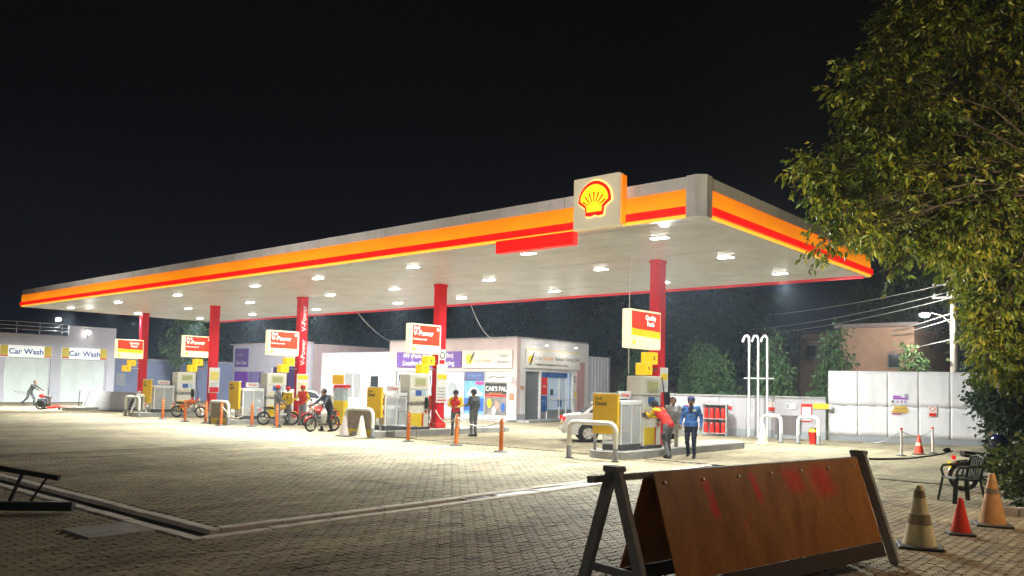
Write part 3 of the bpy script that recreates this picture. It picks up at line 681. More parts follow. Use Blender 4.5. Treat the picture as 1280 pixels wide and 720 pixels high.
# ================================================================== ORANGE BOLLARDS AND ROPE
def bollard(label, loc, h=.98, lean=0.0):
    t = thing('orange_bollard', label, 'bollard', loc, 0, 'slim orange bollards along the canopy front'); t.rotation_euler = (0, lean, 0)
    b = MB(); b.lathe([(.21, 0), (.21, .02), (.17, .035), (.08, .05)], n=16); b.build('base', M_dgrey, t)
    b = MB(); b.lathe([(.062, .04), (.062, h - .12), (.055, h - .08), (.03, h - .07), (.03, h - .03), (.05, h - .02), (.045, h), (0, h + .005)], n=14); b.build('post', M_orange, t)
    for z in (.62, .74):
        b = MB(); b.lathe([(.0635, z), (.0635, z + .06)], n=14); b.build('reflective_band', mat('faded_band', (.75, .42, .25), .5), t)
    return t
BO = [((-15.55, 17.62), 'orange bollard nearest the hoop guard with the diesel board, alone on the paving', .02), ((-18.02, 18.28), 'orange bollard in front of the two people by the fourth column', .035), ((-20.17, 18.19), 'orange bollard in front of the dispenser by the tinting shop', .03),
      ((-29.1, 19.0), 'orange bollard in front of the attendant in the red shirt', 0), ((-30.32, 18.6), 'orange bollard in front of the third glazed cabinet', 0), ((-31.3, 17.75), 'orange bollard against the poster covered hoop with the yellow foot', .03),
      ((-33.52, 18.29), 'orange bollard at the rear wheel end of the parked orange motorbike', 0), ((-35.16, 18.18), 'orange bollard in front of the middle of the parked orange motorbike', 0), ((-37.65, 18.36), 'orange bollard furthest from the diesel board, before the yellow board', 0)]
for (x, y), lb, ln in BO: bollard(lb, (x, y, 0), lean=ln)
M_rope = mat('rope', (.62, .58, .50), .8, var=.2, vs=30)
def rope(a, c, z, s, label): b = MB(); b.tube(sag((a[0], a[1], z), (c[0], c[1], z), s), .022, 6); o = b.build('barrier_rope', M_rope); tag(o, label, 'rope')
rope(BO[0][0], BO[1][0], .90, .22, 'pale rope sagging between the two nearest orange bollards')
rope(BO[1][0], (-23.05, 22.2), .90, .3, 'pale rope from an orange bollard to the fourth red column')
rope(BO[5][0], BO[4][0], .90, .55, 'pale hose drooping beside the poster covered hoop')
# ================================================================== BUILDINGS
def wall_x(mb, y, th, x0, x1, z0, z1, ops=()):      # wall in the x direction, front face at y, body behind (+y)
    us = sorted({x0, x1, *[o[0] for o in ops], *[o[1] for o in ops]}); zs = sorted({z0, z1, *[o[2] for o in ops], *[o[3] for o in ops]})
    for a, b_ in zip(us, us[1:]):
        for c, d in zip(zs, zs[1:]):
            if any(o[0] - 1e-6 <= a and b_ <= o[1] + 1e-6 and o[2] - 1e-6 <= c and d <= o[3] + 1e-6 for o in ops): continue
            mb.box(((a + b_) / 2, y + th / 2, (c + d) / 2), (b_ - a, th, d - c))
    return mb
def wall_y(mb, x, th, y0, y1, z0, z1, ops=()):      # wall in the y direction, front face at x looking +x, body behind (-x)
    us = sorted({y0, y1, *[o[0] for o in ops], *[o[1] for o in ops]}); zs = sorted({z0, z1, *[o[2] for o in ops], *[o[3] for o in ops]})
    for a, b_ in zip(us, us[1:]):
        for c, d in zip(zs, zs[1:]):
            if any(o[0] - 1e-6 <= a and b_ <= o[1] + 1e-6 and o[2] - 1e-6 <= c and d <= o[3] + 1e-6 for o in ops): continue
            mb.box((x - th / 2, (a + b_) / 2, (c + d) / 2), (th, b_ - a, d - c))
    return mb
def bx(name, m, par, c, d, ch=0.0, rz=0.0): b = MB(); b.box(c, d, ch=ch, rz=rz); return b.build(name, m, par)

# ---- car wash
cw = thing('car_wash_building', 'grey two bay car wash block with white shutters and roof railing', 'building', (0, 0, 0))
M_cw = mat('grey_render', (.60, .585, .66), .85, var=.08, vs=.8, bump=.2, bs=12)
FX = -66.0
b = MB(); wall_y(b, FX, .3, 6, 28.1, 0, 5.0, [(20.35, 23.4, 0, 3.3), (24.1, 27.45, 0, 3.25), (16.4, 19.7, 0, 3.3)]); b.box((FX - .15, 26.35, 5.42), (.3, 3.5, .84)); b.build('wall', M_cw, cw)
bx('rear_block', M_cw, cw, (FX - 4.6, 17.05, 2.49), (8.0, 22.1, 4.96)); bx('side_wall', M_cw, cw, (FX - 4.45, 27.95, 5.41), (8.2, .3, .8)); bx('roof', M_grey, cw, (FX - 4.2, 17, 5.03), (8.3, 21.8, .06))
M_shut = mat('shutter_white', (.78, .84, .82), .5, var=.08, vs=1.5, dirt=(.64, .70, .68), ds=.7)
for y0, y1, zt in ((20.35, 23.4, 3.3), (24.1, 27.45, 3.25)):
    d = thing('roller_shutter', None, None); d.parent = cw
    for k in range(16):
        h = zt / 16; bx('slat', M_shut, d, (FX - .2 + .004 * (k % 2), (y0 + y1) / 2, h * (k + .5)), (.03, y1 - y0 - .02, h - .006))
    bx('guide_rail', M_galv, d, (FX - .14, y0 + .04, zt / 2), (.06, .08, zt)); bx('guide_rail', M_galv, d, (FX - .14, y1 - .04, zt / 2), (.06, .08, zt))
M_cwb = lit('wash_board_white', (.95, 1.0, .92), .42, (.78, .78, .76))
for y0, y1 in ((19.95, 23.38), (24.1, 27.4)):
    bd = bx('wash_board', M_cwb, cw, (FX + .07, (y0 + y1) / 2, 3.72), (.12, y1 - y0, .86), .01)
    for s_, yy in ((-1, y0 + .26), (1, y1 - .26)):
        bx('yellow_end', M_yel2, bd, (FX + .135, yy, 3.77), (.014, .5, .74)); bx('red_foot', M_redpl, bd, (FX + .14, yy, 3.37), (.016, .5, .10))
    text('Car Wash', bd, FX + .138, (y0 + y1) / 2, 3.70, .56, mat('wash_blue', (.02, .07, .42), .5), FACE_X, bold=.022)
rl = thing('roof_railing', None, None); rl.parent = cw
for z in (5.35, 5.62, 5.9):
    b = MB(); b.cyl((FX - .1, 8, z), (FX - .1, 24.55, z), .025, n=8); b.build('rail', M_steel, rl)
for k in range(11):
    y = 8.6 + k * 1.55; b = MB(); b.cyl((FX - .1, y, 5.0), (FX - .1, y, 5.92), .03, n=8); b.build('baluster', M_steel, rl)
def floodlight(label, loc, energy, col, aim_rz, tilt, lamp=True):
    t = thing('floodlight', label, 'floodlight', loc, aim_rz, 'floodlights on the car wash roof')
    b = MB(); b.box((0, 0, .0), (.10, .36, .28), ch=.02); hd = b.build('housing', M_dgrey, t, rot=(0, tilt, 0))
    b = MB(); b.ball((.056, 0, 0), .17, 14, sc=(.25, 1.1, .85)); b.build('lens', lit('flood_lens', (1.0, .97, .86), 110.0), hd)
    b = MB(); b.bar((0, 0, -.14), (-.1, 0, -.5), .05, .05); b.build('bracket', M_dgrey, t)
    if lamp: lamp_light(hd, 'AREA', energy, col, (.3, .24), (.07, 0, 0), (0, R(-90), 0), spread=R(150))
    return t
floodlight('bright floodlight on the parapet above the second car wash bay', (FX + .12, 25.9, 5.42), 420, (1, .97, .9), R(-10), R(22))
floodlight('bright floodlight on a pole behind the car wash roof railing', (FX - 1.5, 24.3, 6.35), 260, (1, .97, .9), R(-10), R(15))
def rear_fill_flood(label, loc, aim, energy):  # added lights, hidden behind the canopy, to brighten the buildings and trees beyond
    d = (Vector(aim) - Vector(loc)); t = thing('added_rear_flood', label, 'floodlight', loc, 0, 'added floodlights on the back of the canopy'); h_ = thing('head', None, None); h_.parent = t; h_.rotation_euler = d.to_track_quat('-Z', 'Y').to_euler()
    b = MB(); b.box((0, 0, .06), (.40, .30, .12), ch=.02); b.build('housing', M_dgrey, h_); b = MB(); b.box((0, 0, -.005), (.36, .26, .012)); b.build('lens', M_em_white, h_); b = MB(); b.box((0, -.2, .0), (.05, .3, .05)); b.build('bracket', M_dgrey, t); lamp_light(h_, 'AREA', energy, (1, .98, .97), (.36, .26), (0, 0, -.03), spread=R(95))
rear_fill_flood('added floodlight on the back of the canopy lighting the lilac block', (-46.5, 29.05, 6.35), (-62.5, 40, 2.4), 850)
rear_fill_flood('added floodlight on the back of the canopy lighting the trees by the boundary wall', (-50.8, 29.05, 6.35), (-66, 34, 6.0), 200)
rear_fill_flood('added floodlight on the back of the canopy lighting the columnar trees', (-15.5, 29.05, 6.35), (-17.5, 43, 3.6), 420)
# sheet wall between car wash and trees
t = thing('boundary_wall', 'blue-grey boundary wall between the car wash and the first red column', 'wall', (-67, 28.2, 0))
b = MB(); b.box((-2.0, 6.5, 1.75), (.3, 12.8, 3.5)); b.build('wall_face', mat('blue_grey_wall', (.20, .24, .36), .85, var=.15, vs=1.0, bump=.2), t); bx('coping', M_kerb, t, (-2.0, 6.5, 3.54), (.4, 12.8, .1)); bx('meter_box', M_grey, t, (-1.82, 1.6, 1.8), (.08, .8, 1.0))

# ---- oil change block with purple boards
ob = thing('oil_change_building', 'tall pale lilac block with purple boards behind the third column', 'building', (0, 0, 0))
b = MB(); wall_x(b, 40, .3, -68.8, -56.7, 0, 5.18, [(-62.4, -58.2, 0, 3.2)]); b.build('wall', M_wall, ob); bx('rear_block', M_wallp, ob, (-62.75, 53.4, 2.57), (12.0, 26.1, 5.12)); bx('parapet', M_wallp, ob, (-62.75, 39.95, 5.22), (12.3, .5, .1))
bx('door_leaf', mat('purple_door', (.06, .03, .12), .5), ob, (-61.3, 40.18, 1.58), (2.05, .06, 3.1)); bx('door_leaf', mat('purple_door', (.06, .03, .12), .5), ob, (-59.25, 40.18, 1.58), (2.0, .06, 3.1))
p = bx('purple_board', M_purple, ob, (-67.2, 39.95, 4.0), (2.2, .08, 1.7)); text('Car Care', p, -67.2, 39.90, 3.55, .48, M_white); text('Lube', p, -67.4, 39.90, 4.3, .5, M_grey)
p = bx('purple_board', mat('violet_board', (.20, .03, .42), .5), ob, (-67.2, 39.95, 1.9), (2.2, .08, 1.7)); bx('printed_panel', mat('violet_print', (.25, .20, .45), .5, var=.3, vs=3), ob, (-64.6, 39.95, 2.2), (2.6, .06, 1.1))
# ---- low white annex between it and the tinting shop
an = thing('annex_building', 'low white annex with a window and dark door beside the tinting shop', 'building', (0, 0, 0))
b = MB(); wall_x(b, 33.1, .3, -45.6, -38.55, 0, 3.9, [(-43.0, -41.4, .9, 2.6), (-40.55, -39.6, 0, 2.5)]); b.build('wall', M_wall, an); bx('rear_block', M_wall, an, (-42.1, 38.0, 1.93), (6.9, 9.1, 3.86)); bx('plinth', M_grey, an, (-43.05, 33.07, .22), (5.0, .06, .42))
wn = bx('window', M_white, an, (-42.2, 33.2, 1.75), (1.6, .06, 1.7)); bx('pane', M_galv, wn, (-42.6, 33.15, 1.75), (.68, .03, 1.55)); bx('pane', M_galv, wn, (-41.8, 33.15, 1.75), (.68, .03, 1.55))
dd = bx('door', M_white, an, (-40.07, 33.2, 1.25), (.95, .06, 2.5)); bx('door_pane', M_dglass, dd, (-40.07, 33.15, 1.75), (.72, .03, 1.25)); b = MB(); b.cyl((-39.72, 33.12, 1.0), (-39.72, 33.0, 1.0), .03, n=8); b.build('door_handle', M_steel, dd)
# ---- tinting shop
k = thing('tinting_shop', 'corner shop with window film banners, grey shutter and glass doors', 'shop', (0, 0, 0))
KX, KY, KH = -28.1, 33.0, 4.52
b = MB(); wall_x(b, KY, .3, -38.5, KX, 0, KH, [(-37.9, -28.75, .25, 2.72)]); b.build('front_wall', M_wallp, k)
b = MB(); wall_y(b, KX, .3, KY + .303, 39.6, 0, KH - .02, [(33.75, 35.05, 0, 2.75), (35.12, 38.2, .12, 2.75)]); b.build('side_wall', mat('white_side', (.70, .69, .70), .8, var=.08, vs=1.2, bump=.2, dirt=(.5, .48, .47), ds=.6), k)
bx('rear_block', M_wall, k, (-33.8, 36.9, 2.24), (8.9, 5.6, 4.46)); bx('roof_slab', M_kerb, k, (-33.3, 36.3, KH + .03), (10.3, 6.6, .09)); bx('step', M_kerb, k, (KX + .45, 36.3, .06), (.9, 6.6, .12)); bx('step', M_kerb, k, (-33.3, KY - .35, .05), (10.4, .7, .10))
bx('extension', mat('ribbed_grey', (.52, .53, .57), .7, var=.1), k, (KX - 1.6, 40.85, 1.9), (3.0, 2.4, 3.8))
for j in range(7): bx('rib', M_wall, k, (KX - .08, 39.8 + j * .33, 1.9), (.05, .06, 3.78))
bx('pink_pier', mat('pink_tile', (.52, .30, .29), .6, var=.12, vs=3), k, (KX + .035, 38.75, 1.75), (.07, .75, 3.3)); bx('plinth', M_grey, k, (KX + .02, 33.36, .21), (.05, .72, .42))
# front boards
pb = bx('purple_banner', M_purple, k, (-34.95, KY - .06, 3.38), (5.5, .08, .92)); text('PPF (Paint Protection Film)', pb, -34.95, KY - .105, 3.60, .40, M_white, bold=.012, sx=.98); text('Detailing & Ceramic Coating', pb, -34.95, KY - .105, 3.16, .40, M_white, bold=.012, sx=.95)
M_ban = mat('banner_white', (.66, .60, .52), .6, var=.06)
wb = bx('film_banner', M_ban, k, (-30.25, KY - .06, 3.38), (3.75, .08, 1.0)); b = MB(); b.cyl((-31.55, KY - .10, 3.38), (-31.55, KY - .12, 3.38), .27, n=20); b.build('sun_mark', M_yel2, wb); b = MB(); b.tube([(-31.5, KY - .13, 3.2), (-31.32, KY - .13, 3.5), (-31.15, KY - .13, 3.78)], [.03, .05, .02], 6); b.build('sun_swoosh', M_ink, wb)
text('Solar', wb, -31.22, KY - .105, 3.30, .27, M_grey, align='LEFT'); text('Screen', wb, -30.62, KY - .105, 3.30, .27, mat('orange_ink', (.75, .28, .05), .5), align='LEFT'); text('Carbon', wb, -29.0, KY - .105, 3.56, .20, M_dgrey); text('Bodyfence', wb, -29.0, KY - .105, 3.22, .20, M_dgrey)
# front windows with posters: each bay a part
def bay(x0, x1, z0, z1, m, name='window_poster'): return bx(name, m, k, ((x0 + x1) / 2, KY + .09, (z0 + z1) / 2), (x1 - x0 - .05, .05, z1 - z0 - .04))
M_fr = mat('alu_frame', (.55, .55, .56), .4, .6)
for x in (-37.88, -36.2, -34.0, -32.05, -30.45, -28.78): bx('window_mullion', M_fr, k, (x, KY + .08, 1.48), (.07, .12, 2.46))
bx('window_rail', M_fr, k, (-33.3, KY + .07, .28), (9.1, .1, .08)); bx('window_rail', M_fr, k, (-33.3, KY + .07, 2.70), (9.1, .1, .05))
bay(-37.85, -36.2, .3, 2.7, mat('poster_grey', (.40, .40, .43), .5, var=.35, vs=2.5)); pq = bay(-36.2, -34.0, .3, 2.7, mat('poster_pale', (.58, .58, .66), .5, var=.3, vs=1.8))
pq = bay(-34.0, -32.05, .3, 2.7, mat('poster_lilac', (.50, .48, .60), .5, var=.4, vs=2.2)); b = MB(); b.cyl((-33.0, KY + .06, 1.7), (-33.0, KY + .05, 1.7), .36, n=24); b.build('wheel_picture', M_grey, pq); bx('poster_stripe', mat('pinkish_print', (.55, .25, .30), .5, var=.3), pq, (-33.0, KY + .055, .95), (1.8, .02, .3))
hp = bay(-32.05, -30.45, 2.2, 2.7, mat('header_blue', (.10, .11, .26), .5)); text('window films', hp, -31.25, KY + .055, 2.45, .2, M_lblue)
bp_ = bay(-32.05, -30.45, .3, 2.2, M_lblue); b = MB(); b.prism([(-.55, 0), (.6, 0), (.62, .16), (.38, .24), (.18, .46), (-.25, .46), (-.42, .24), (-.56, .2)], .012, XZ(-31.25, KY + .06, 1.35)); b.build('car_picture', mat('pale_car', (.60, .68, .78), .4), bp_); bx('poster_band', M_blue, bp_, (-31.25, KY + .055, .85), (1.5, .02, .7)); bx('poster_tag', mat('magenta_print', (.5, .05, .22), .5), bp_, (-30.85, KY + .055, 2.05), (.6, .02, .18))
wp = bay(-30.45, -28.78, 2.08, 2.7, M_ban); b = MB(); b.tube([(-30.2, KY + .055, 2.3), (-29.9, KY + .055, 2.45), (-29.5, KY + .055, 2.36), (-29.0, KY + .055, 2.42)], .02, 6); b.build('car_outline', M_dgrey, wp)
cp = bay(-30.45, -28.78, .3, 2.08, mat('poster_workshop', (.20, .18, .17), .5, var=.6, vs=3.2)); bx('poster_header', mat('poster_black', (.03, .025, .025), .5), cp, (-29.62, KY + .055, 1.75), (1.6, .02, .55)); text("CAR'S PAL", cp, -29.62, KY + .042, 1.74, .36, M_white, bold=.02, sx=.95)
text('PAINT AND DENT', cp, -29.62, KY + .042, 1.50, .12, mat('orange_ink', (.75, .28, .05), .5)); bx('poster_band', M_redpl, cp, (-29.62, KY + .055, 1.38), (1.6, .02, .10))
for (cx_, cz_, m_) in ((-30.1, .95, M_yel2), (-29.55, .85, mat('poster_skin', (.50, .26, .20), .5)), (-29.1, .75, M_blue), (-29.75, .55, mat('poster_steel', (.45, .45, .48), .4))):
    b = MB(); b.ball((cx_, KY + .06, cz_), .17, 10, sc=(1, .06, 1.5)); b.build('poster_figure', m_, cp)
# door-side furniture
bx('wall_notice', mat('notice_red', (.60, .18, .10), .5, var=.4, vs=12), k, (-28.42, KY - .02, 1.35), (.3, .03, .35)); bx('wall_notice', mat('notice_buff', (.55, .30, .20), .5, var=.4, vs=12), k, (KX + .02, 33.42, 1.85), (.03, .34, .18))
b = MB(); b.tube([(-28.3, KY - .02, 2.35), (-28.3, KY - .22, 2.4), (-28.2, KY - .34, 2.32)], .025, 6); b.box((-28.15, KY - .38, 2.28), (.26, .16, .14)); b.build('security_camera', M_white, k)
# side boards
M_ban2 = mat('banner_side', (.70, .68, .63), .6, var=.05)
sb = bx('film_banner', M_ban2, k, (KX + .06, 36.15, 3.42), (.08, 4.9, .98)); bx('banner_trim', M_yel2, sb, (KX + .06, 36.15, 3.93), (.09, 4.9, .03))
b = MB(); b.cyl((KX + .101, 34.05, 3.4), (KX + .112, 34.05, 3.4), .22, n=18); b.build('sun_mark', M_yel2, sb); b = MB(); b.tube([(KX + .12, 33.95, 3.1), (KX + .12, 34.1, 3.4), (KX + .12, 34.3, 3.78)], [.03, .06, .02], 6); b.build('sun_swoosh', M_ink, sb)
text('Solar', sb, KX + .104, 34.4, 3.50, .34, M_grey, FACE_X, align='LEFT'); text('Screen', sb, KX + .104, 35.12, 3.50, .34, mat('orange_ink', (.75, .28, .05), .5), FACE_X, align='LEFT'); text('Pakistan Tinting LHR', sb, KX + .104, 36.2, 3.50, .30, M_dgrey, FACE_X, align='LEFT', sx=.9)
text('Established International Window Films', sb, KX + .104, 34.4, 3.14, .20, M_ink, FACE_X, align='LEFT', sx=.95)
# shutter and glass doors on the side
sh = thing('roller_shutter', None, None); sh.parent = k
for j in range(22): bx('slat', mat('grey_shutter', (.20, .215, .21), .55, .3, var=.1), sh, (KX - .16 + .01 * (j % 2), 34.4, .0625 + .125 * j), (.03, 1.28, .115))
gd = thing('glass_front', None, None); gd.parent = k
bx('backing_room', mat('shop_interior', (.55, .62, .72), .7, emit=(.55, .75, 1.0), es=.22, var=.25, vs=1.5), gd, (KX - .32, 36.66, 1.43), (.03, 3.0, 2.6))
for y in (35.16, 35.75, 36.9, 37.55, 38.16): bx('door_stile', M_white, gd, (KX - .1, y, 1.43), (.08, .06, 2.62))
bx('transom', M_blue, gd, (KX - .09, 36.4, 2.58), (.06, 2.4, .28)); bx('door_rail', M_white, gd, (KX - .1, 36.66, 1.2), (.07, 3.0, .06)); bx('kick_panel', M_galv, gd, (KX - .12, 36.66, .38), (.04, 2.95, .5))
for y0, y1 in ((35.78, 36.87), (36.93, 37.52)): bx('glass_pane', M_glass, gd, (KX - .12, (y0 + y1) / 2, 1.55), (.015, y1 - y0, 1.9))
rp_ = bx('red_poster', M_redpl, gd, (KX - .06, 35.46, 1.95), (.03, .52, .98)); text('tint', rp_, KX - .04, 35.46, 1.95, .2, M_white, FACE_X)
bp2 = bx('blue_poster', M_blue, gd, (KX - .06, 35.46, .98), (.03, .52, .88)); b = MB(); b.torus((KX - .04, 35.46, 1.05), (1, 0, 0), .14, .02, 18, 6); b.build('ring_mark', M_lblue, bp2)
bx('dark_sticker', M_dgrey, gd, (KX - .10, 36.2, 1.62), (.02, .24, .34)); bx('blue_sticker', M_blue, gd, (KX - .10, 36.95, 1.0), (.02, .35, .4))
bx('side_poster', M_ban2, k, (KX + .02, 38.3, 2.35), (.03, .5, .7)); b = MB(); b.torus((KX + .04, 38.3, 2.38), (1, 0, 0), .16, .025, 18, 6); b.build('ring_mark', M_dgrey, k); sp_ = bx('side_poster', M_ban2, k, (KX + .02, 38.3, 1.35), (.03, .5, .9)); bx('leaf_mark', M_yel2, sp_, (KX + .04, 38.3, 1.5), (.01, .22, .25))
for yy, lb in ((34.3, 'small lit spotlight over the sun mark of the shop side banner'), (36.95, 'small lit spotlight over the middle of the shop side banner')):
    ln_ = thing('banner_lamp', lb, 'lamp', (KX + 1.0, yy, 4.15)); bx('lamp_head', M_dgrey, ln_, (0, 0, 0.03), (.14, .14, .05)); bx('lamp_lens', M_em_white, ln_, (0, 0, 0), (.10, .10, .02)); bx('lamp_arm', M_steel, ln_, (-.50, 0, .04), (1.0, .03, .03)); lamp_light(ln_, 'POINT', 30, (1, .96, .9), .05, (.05, 0, -.12))

# ---- perimeter wall and sheet hoarding on the right
def oriented(name, label, cat, P, Q, grp=None):
    d = Vector(Q) - Vector(P); t = thing(name, label, cat, P, math.atan2(d.y, d.x), grp); return t, d.length
t, L = oriented('perimeter_wall', 'low white perimeter wall with red notices behind the extinguisher rack', 'wall', (-18.0, 31.6, 0), (-11.75, 33.1, 0))
n = 3
for j in range(n): bx('wall_panel', mat('wall_lilac', (.46, .435, .465), .8, var=.1, vs=1.5, bump=.2, dirt=(.36, .33, .35), ds=.8), t, (L * (j + .5) / n, .12, .98), (L / n - .012, .22, 1.36))
bx('plinth', M_grey, t, (L / 2, .11, .15), (L, .26, .32)); bx('coping', M_kerb, t, (L / 2, .12, 1.70), (L, .32, .07)); WALL = t; WL = L
def wall_sign(u, z, w, h, label, bands):
    p = WALL.matrix_basis if False else None
    s_ = thing('safety_notice', label, 'notice', (0, 0, 0), 0, 'notices on the perimeter wall'); a = WALL.rotation_euler.z
    s_.location = (WALL.location.x + math.cos(a) * u + math.sin(a) * .005, WALL.location.y + math.sin(a) * u - math.cos(a) * .005, z); s_.rotation_euler = (0, 0, a)
    b = MB(); b.box((0, -.008, 0), (w, .016, h)); b.build('plate', M_white, s_)
    for (x0, x1, z0, z1, m_) in bands: b = MB(); b.box(((x0 + x1) / 2 * w, -.019, (z0 + z1) / 2 * h), ((x1 - x0) * w, .006, (z1 - z0) * h)); b.build('printed_panel', m_, s_)
    return s_
no = [(-.5, .5, -.5, -.1, M_redpl)]
for u, lb in ((0.79, 'small red and white notice left of the extinguisher rack'), (2.54, 'small red and white notice between the rack and the vent pipes'), (4.29, 'small red and white notice just past the vent pipes')):
    s_ = wall_sign(u, 1.30, .30, .36, lb, no); b = MB(); b.torus((0, -.02, .08), (0, 1, 0), .07, .010, 16, 5); b.build('ring_mark', M_redpl, s_)
wall_sign(5.09, 1.33, .42, .22, 'small faint grey notice beside the red framed board', [(-.45, -.2, -.4, .4, M_grey)])
wall_sign(5.69, 1.08, .42, .72, 'red framed white board on the wall by the yellow strip', [(-.5, .5, .32, .5, M_redpl), (-.5, -.42, -.5, .32, M_redpl), (.42, .5, -.5, .32, M_redpl), (-.42, .42, -.5, -.44, M_redpl)])
wall_sign(6.32, 1.36, .75, .22, 'yellow strip notice next to the red framed board', [(-.5, .3, -.5, .5, M_yel), (.3, .5, -.5, .5, M_galv)])
t, L = oriented('sheet_hoarding', 'tall white corrugated sheet hoarding with purple print near the tree', 'hoarding', (-11.72, 33.35, 0), (-6.53, 35.08, 0))
M_hoard = mat('hoarding_sheet', (.80, .78, .81), .6, var=.07, vs=1.3, bump=.6, bs=3.0, dirt=(.62, .59, .62), ds=1.1)
for j in range(5):
    for r in range(2):
        b = MB(); nx, nz = 14, 6; z0, z1 = ((.22, 1.42), (1.40, 2.80))[r]; x0, x1 = L * j / 5, L * (j + 1) / 5 - .004; vs = []; fs = []
        
        for a in range(nx + 1):
            for c in range(nz + 1):
                u, v_ = a / nx, c / nz
                vs.append((x0 + (x1 - x0) * u, -.02 - .035 * r * (1 - v_) * 0 - .008 * math.sin((j + u) * 5.3 + r) * math.sin(math.pi * v_) - .006 * math.sin((j + u) * 13.0 + 5 * v_ + r), z0 + (z1 - z0) * v_ + (.01 * math.sin(2.3 * j + 2 * u) if v_ == 1 and r else 0)))
        for a in range(nx):
            for c in range(nz): q = a * (nz + 1) + c; fs.append((q, q + nz + 1, q + nz + 2, q + 1))
        b.add(vs, fs, 0, True); o = b.build('sheet', M_hoard, t, loc=(0, -.004 * r + .004 * (j % 2), 0))
        md = o.modifiers.new('thickness', 'SOLIDIFY'); md.thickness = .006; md.offset = 1
for j in range(6): b = MB(); b.cyl((L * j / 5, .06, 0), (L * j / 5, .06, 2.78), .03, n=8); b.build('post', M_galv, t)
bx('plinth', M_grey, t, (L / 2, .10, .12), (L, .24, .25)); bx('middle_rail', M_galv, t, (L / 2, .05, 1.41), (L, .05, .05)); bx('top_rail', M_galv, t, (L / 2, .03, 2.79), (L + .04, .05, .04)); bx('end_batten', M_white, t, (L + .02, -.03, 1.45), (.07, .05, 2.7))
Mp = mat('purple_print', (.32, .08, .50), .6); Mo = mat('orange_print', (.75, .48, .06), .6)
pr = thing('hoarding_print', 'purple bus picture with yellow and pink lines printed on the hoarding', 'print', t.location, t.rotation_euler.z)
for (x, z, w_, h_, m_) in ((2.62, 1.75, .52, .07, Mp), (2.50, 1.83, .28, .05, Mp), (2.83, 1.86, .12, .14, mat('print_grey', (.35, .33, .45), .6)), (2.35, 1.62, .07, .08, M_ink), (2.52, 1.62, .06, .06, Mp), (2.66, 1.62, .06, .06, Mp), (2.80, 1.62, .06, .06, Mp), (2.62, 1.40, .45, .06, Mo), (2.62, 1.31, .55, .06, Mo), (2.60, 1.22, .60, .05, Mo), (2.48, 1.14, .35, .045, mat('pink_print', (.55, .08, .30), .6))):
    bx('printed_mark', m_, pr, (x, -.075, z), (w_, .012, h_))
t2 = thing('no_smoking_sign', 'small red and white no smoking sign on the hoarding', 'notice', t.location, t.rotation_euler.z); bx('plate', M_white, t2, (3.75, -.075, 1.28), (.30, .02, .40)); b = MB(); b.torus((3.75, -.09, 1.37), (0, 1, 0), .09, .012, 16, 5); b.build('ring', M_redpl, t2); bx('caption', M_redpl, t2, (3.75, -.088, 1.15), (.24, .012, .12))

# ---- added floodlights, unseen behind the viewer, that light the front of the canopy
def front_fill_flood(label, loc, aim, energy):
    d = (Vector(aim) - Vector(loc)); t = thing('added_front_flood', label, 'floodlight', (loc[0], loc[1], 0), 0, 'added floodlights behind the viewer'); b = MB(); b.cyl((0, 0, 0), (0, 0, loc[2]), .09, .06, 10); b.build('post', M_galv, t); h_ = thing('head', None, None, (0, .2, loc[2])); h_.parent = t; h_.rotation_euler = d.to_track_quat('-Z', 'Y').to_euler()
    b = MB(); b.box((0, 0, .06), (.50, .36, .12), ch=.02); b.build('housing', M_dgrey, h_); b = MB(); b.box((0, 0, -.005), (.46, .32, .012)); b.build('lens', M_em_white, h_); lamp_light(h_, 'AREA', energy, (1, .94, .86), (.46, .32), (0, 0, -.03), spread=R(46))
front_fill_flood('added unseen floodlight facing the car wash end of the canopy', (-36, -5, 4.2), (-41, 17, 7.0), 115)
front_fill_flood('added unseen floodlight facing the middle of the canopy', (-18, -5, 4.2), (-25, 17, 7.0), 115)
front_fill_flood('added unseen floodlight facing the emblem corner of the canopy', (-2.5, -6, 4.2), (-12.5, 17, 7.2), 115)
# ---- dark houses behind the wall
def house(name, label, x0, x1, y0, y1, h, m, wins=(), extra=()):
    t = thing(name, label, 'house', (x0, y0, 0)); lx, ly = x1 - x0, y1 - y0
    bx('wall', m, t, (lx / 2, ly / 2, h / 2), (lx, ly, h)); bx('roof_slab', mat('roof_dark', (.16, .13, .13), .8, var=.15), t, (lx / 2, ly / 2, h + .12), (lx + .6, ly + .6, .24))
    for (u, z, w_, h_) in wins:
        wn = bx('window', mat('frame_dull', (.20, .18, .17), .6), t, (u, -.03, z), (w_, .08, h_)); bx('pane', M_dglass, wn, (u, -.075, z), (w_ - .12, .02, h_ - .12))
    for (u, v_, z, a, c, d) in extra: bx('roof_tank', m, t, (u, v_, h + .24 + d / 2), (a, c, d))
    return t
M_h1 = mat('brick_brown', (.22, .135, .11), .85, var=.2, vs=2, bump=.3); M_h2 = mat('brick_tan', (.30, .19, .135), .85, var=.2, vs=2, bump=.3); M_h3 = mat('house_grey', (.18, .18, .20), .85, var=.15)
house('flat_roofed_house', 'long dark flat roofed house behind the vent pipes with a roof tank', -42, -25.5, 62, 74, 6.6, M_h1, [(4, 4.8, 1.6, 1.6), (9, 4.8, 1.6, 1.6), (13.5, 4.8, 1.6, 1.6)], [(3.2, 2, 0, 1.3, 1.3, 1.9)])
house('brick_house', 'blank brown brick house wall above the hoarding', -17.2, -13.0, 51, 60, 5.9, M_h2, [(3.1, 3.9, .7, .9)])
house('narrow_house', 'narrow tan house between the columnar trees beyond the wall', -25.6, -22.2, 66, 73, 6.7, M_h2, [(1.0, 5.2, .9, 1.2), (2.5, 5.2, .9, 1.2)])
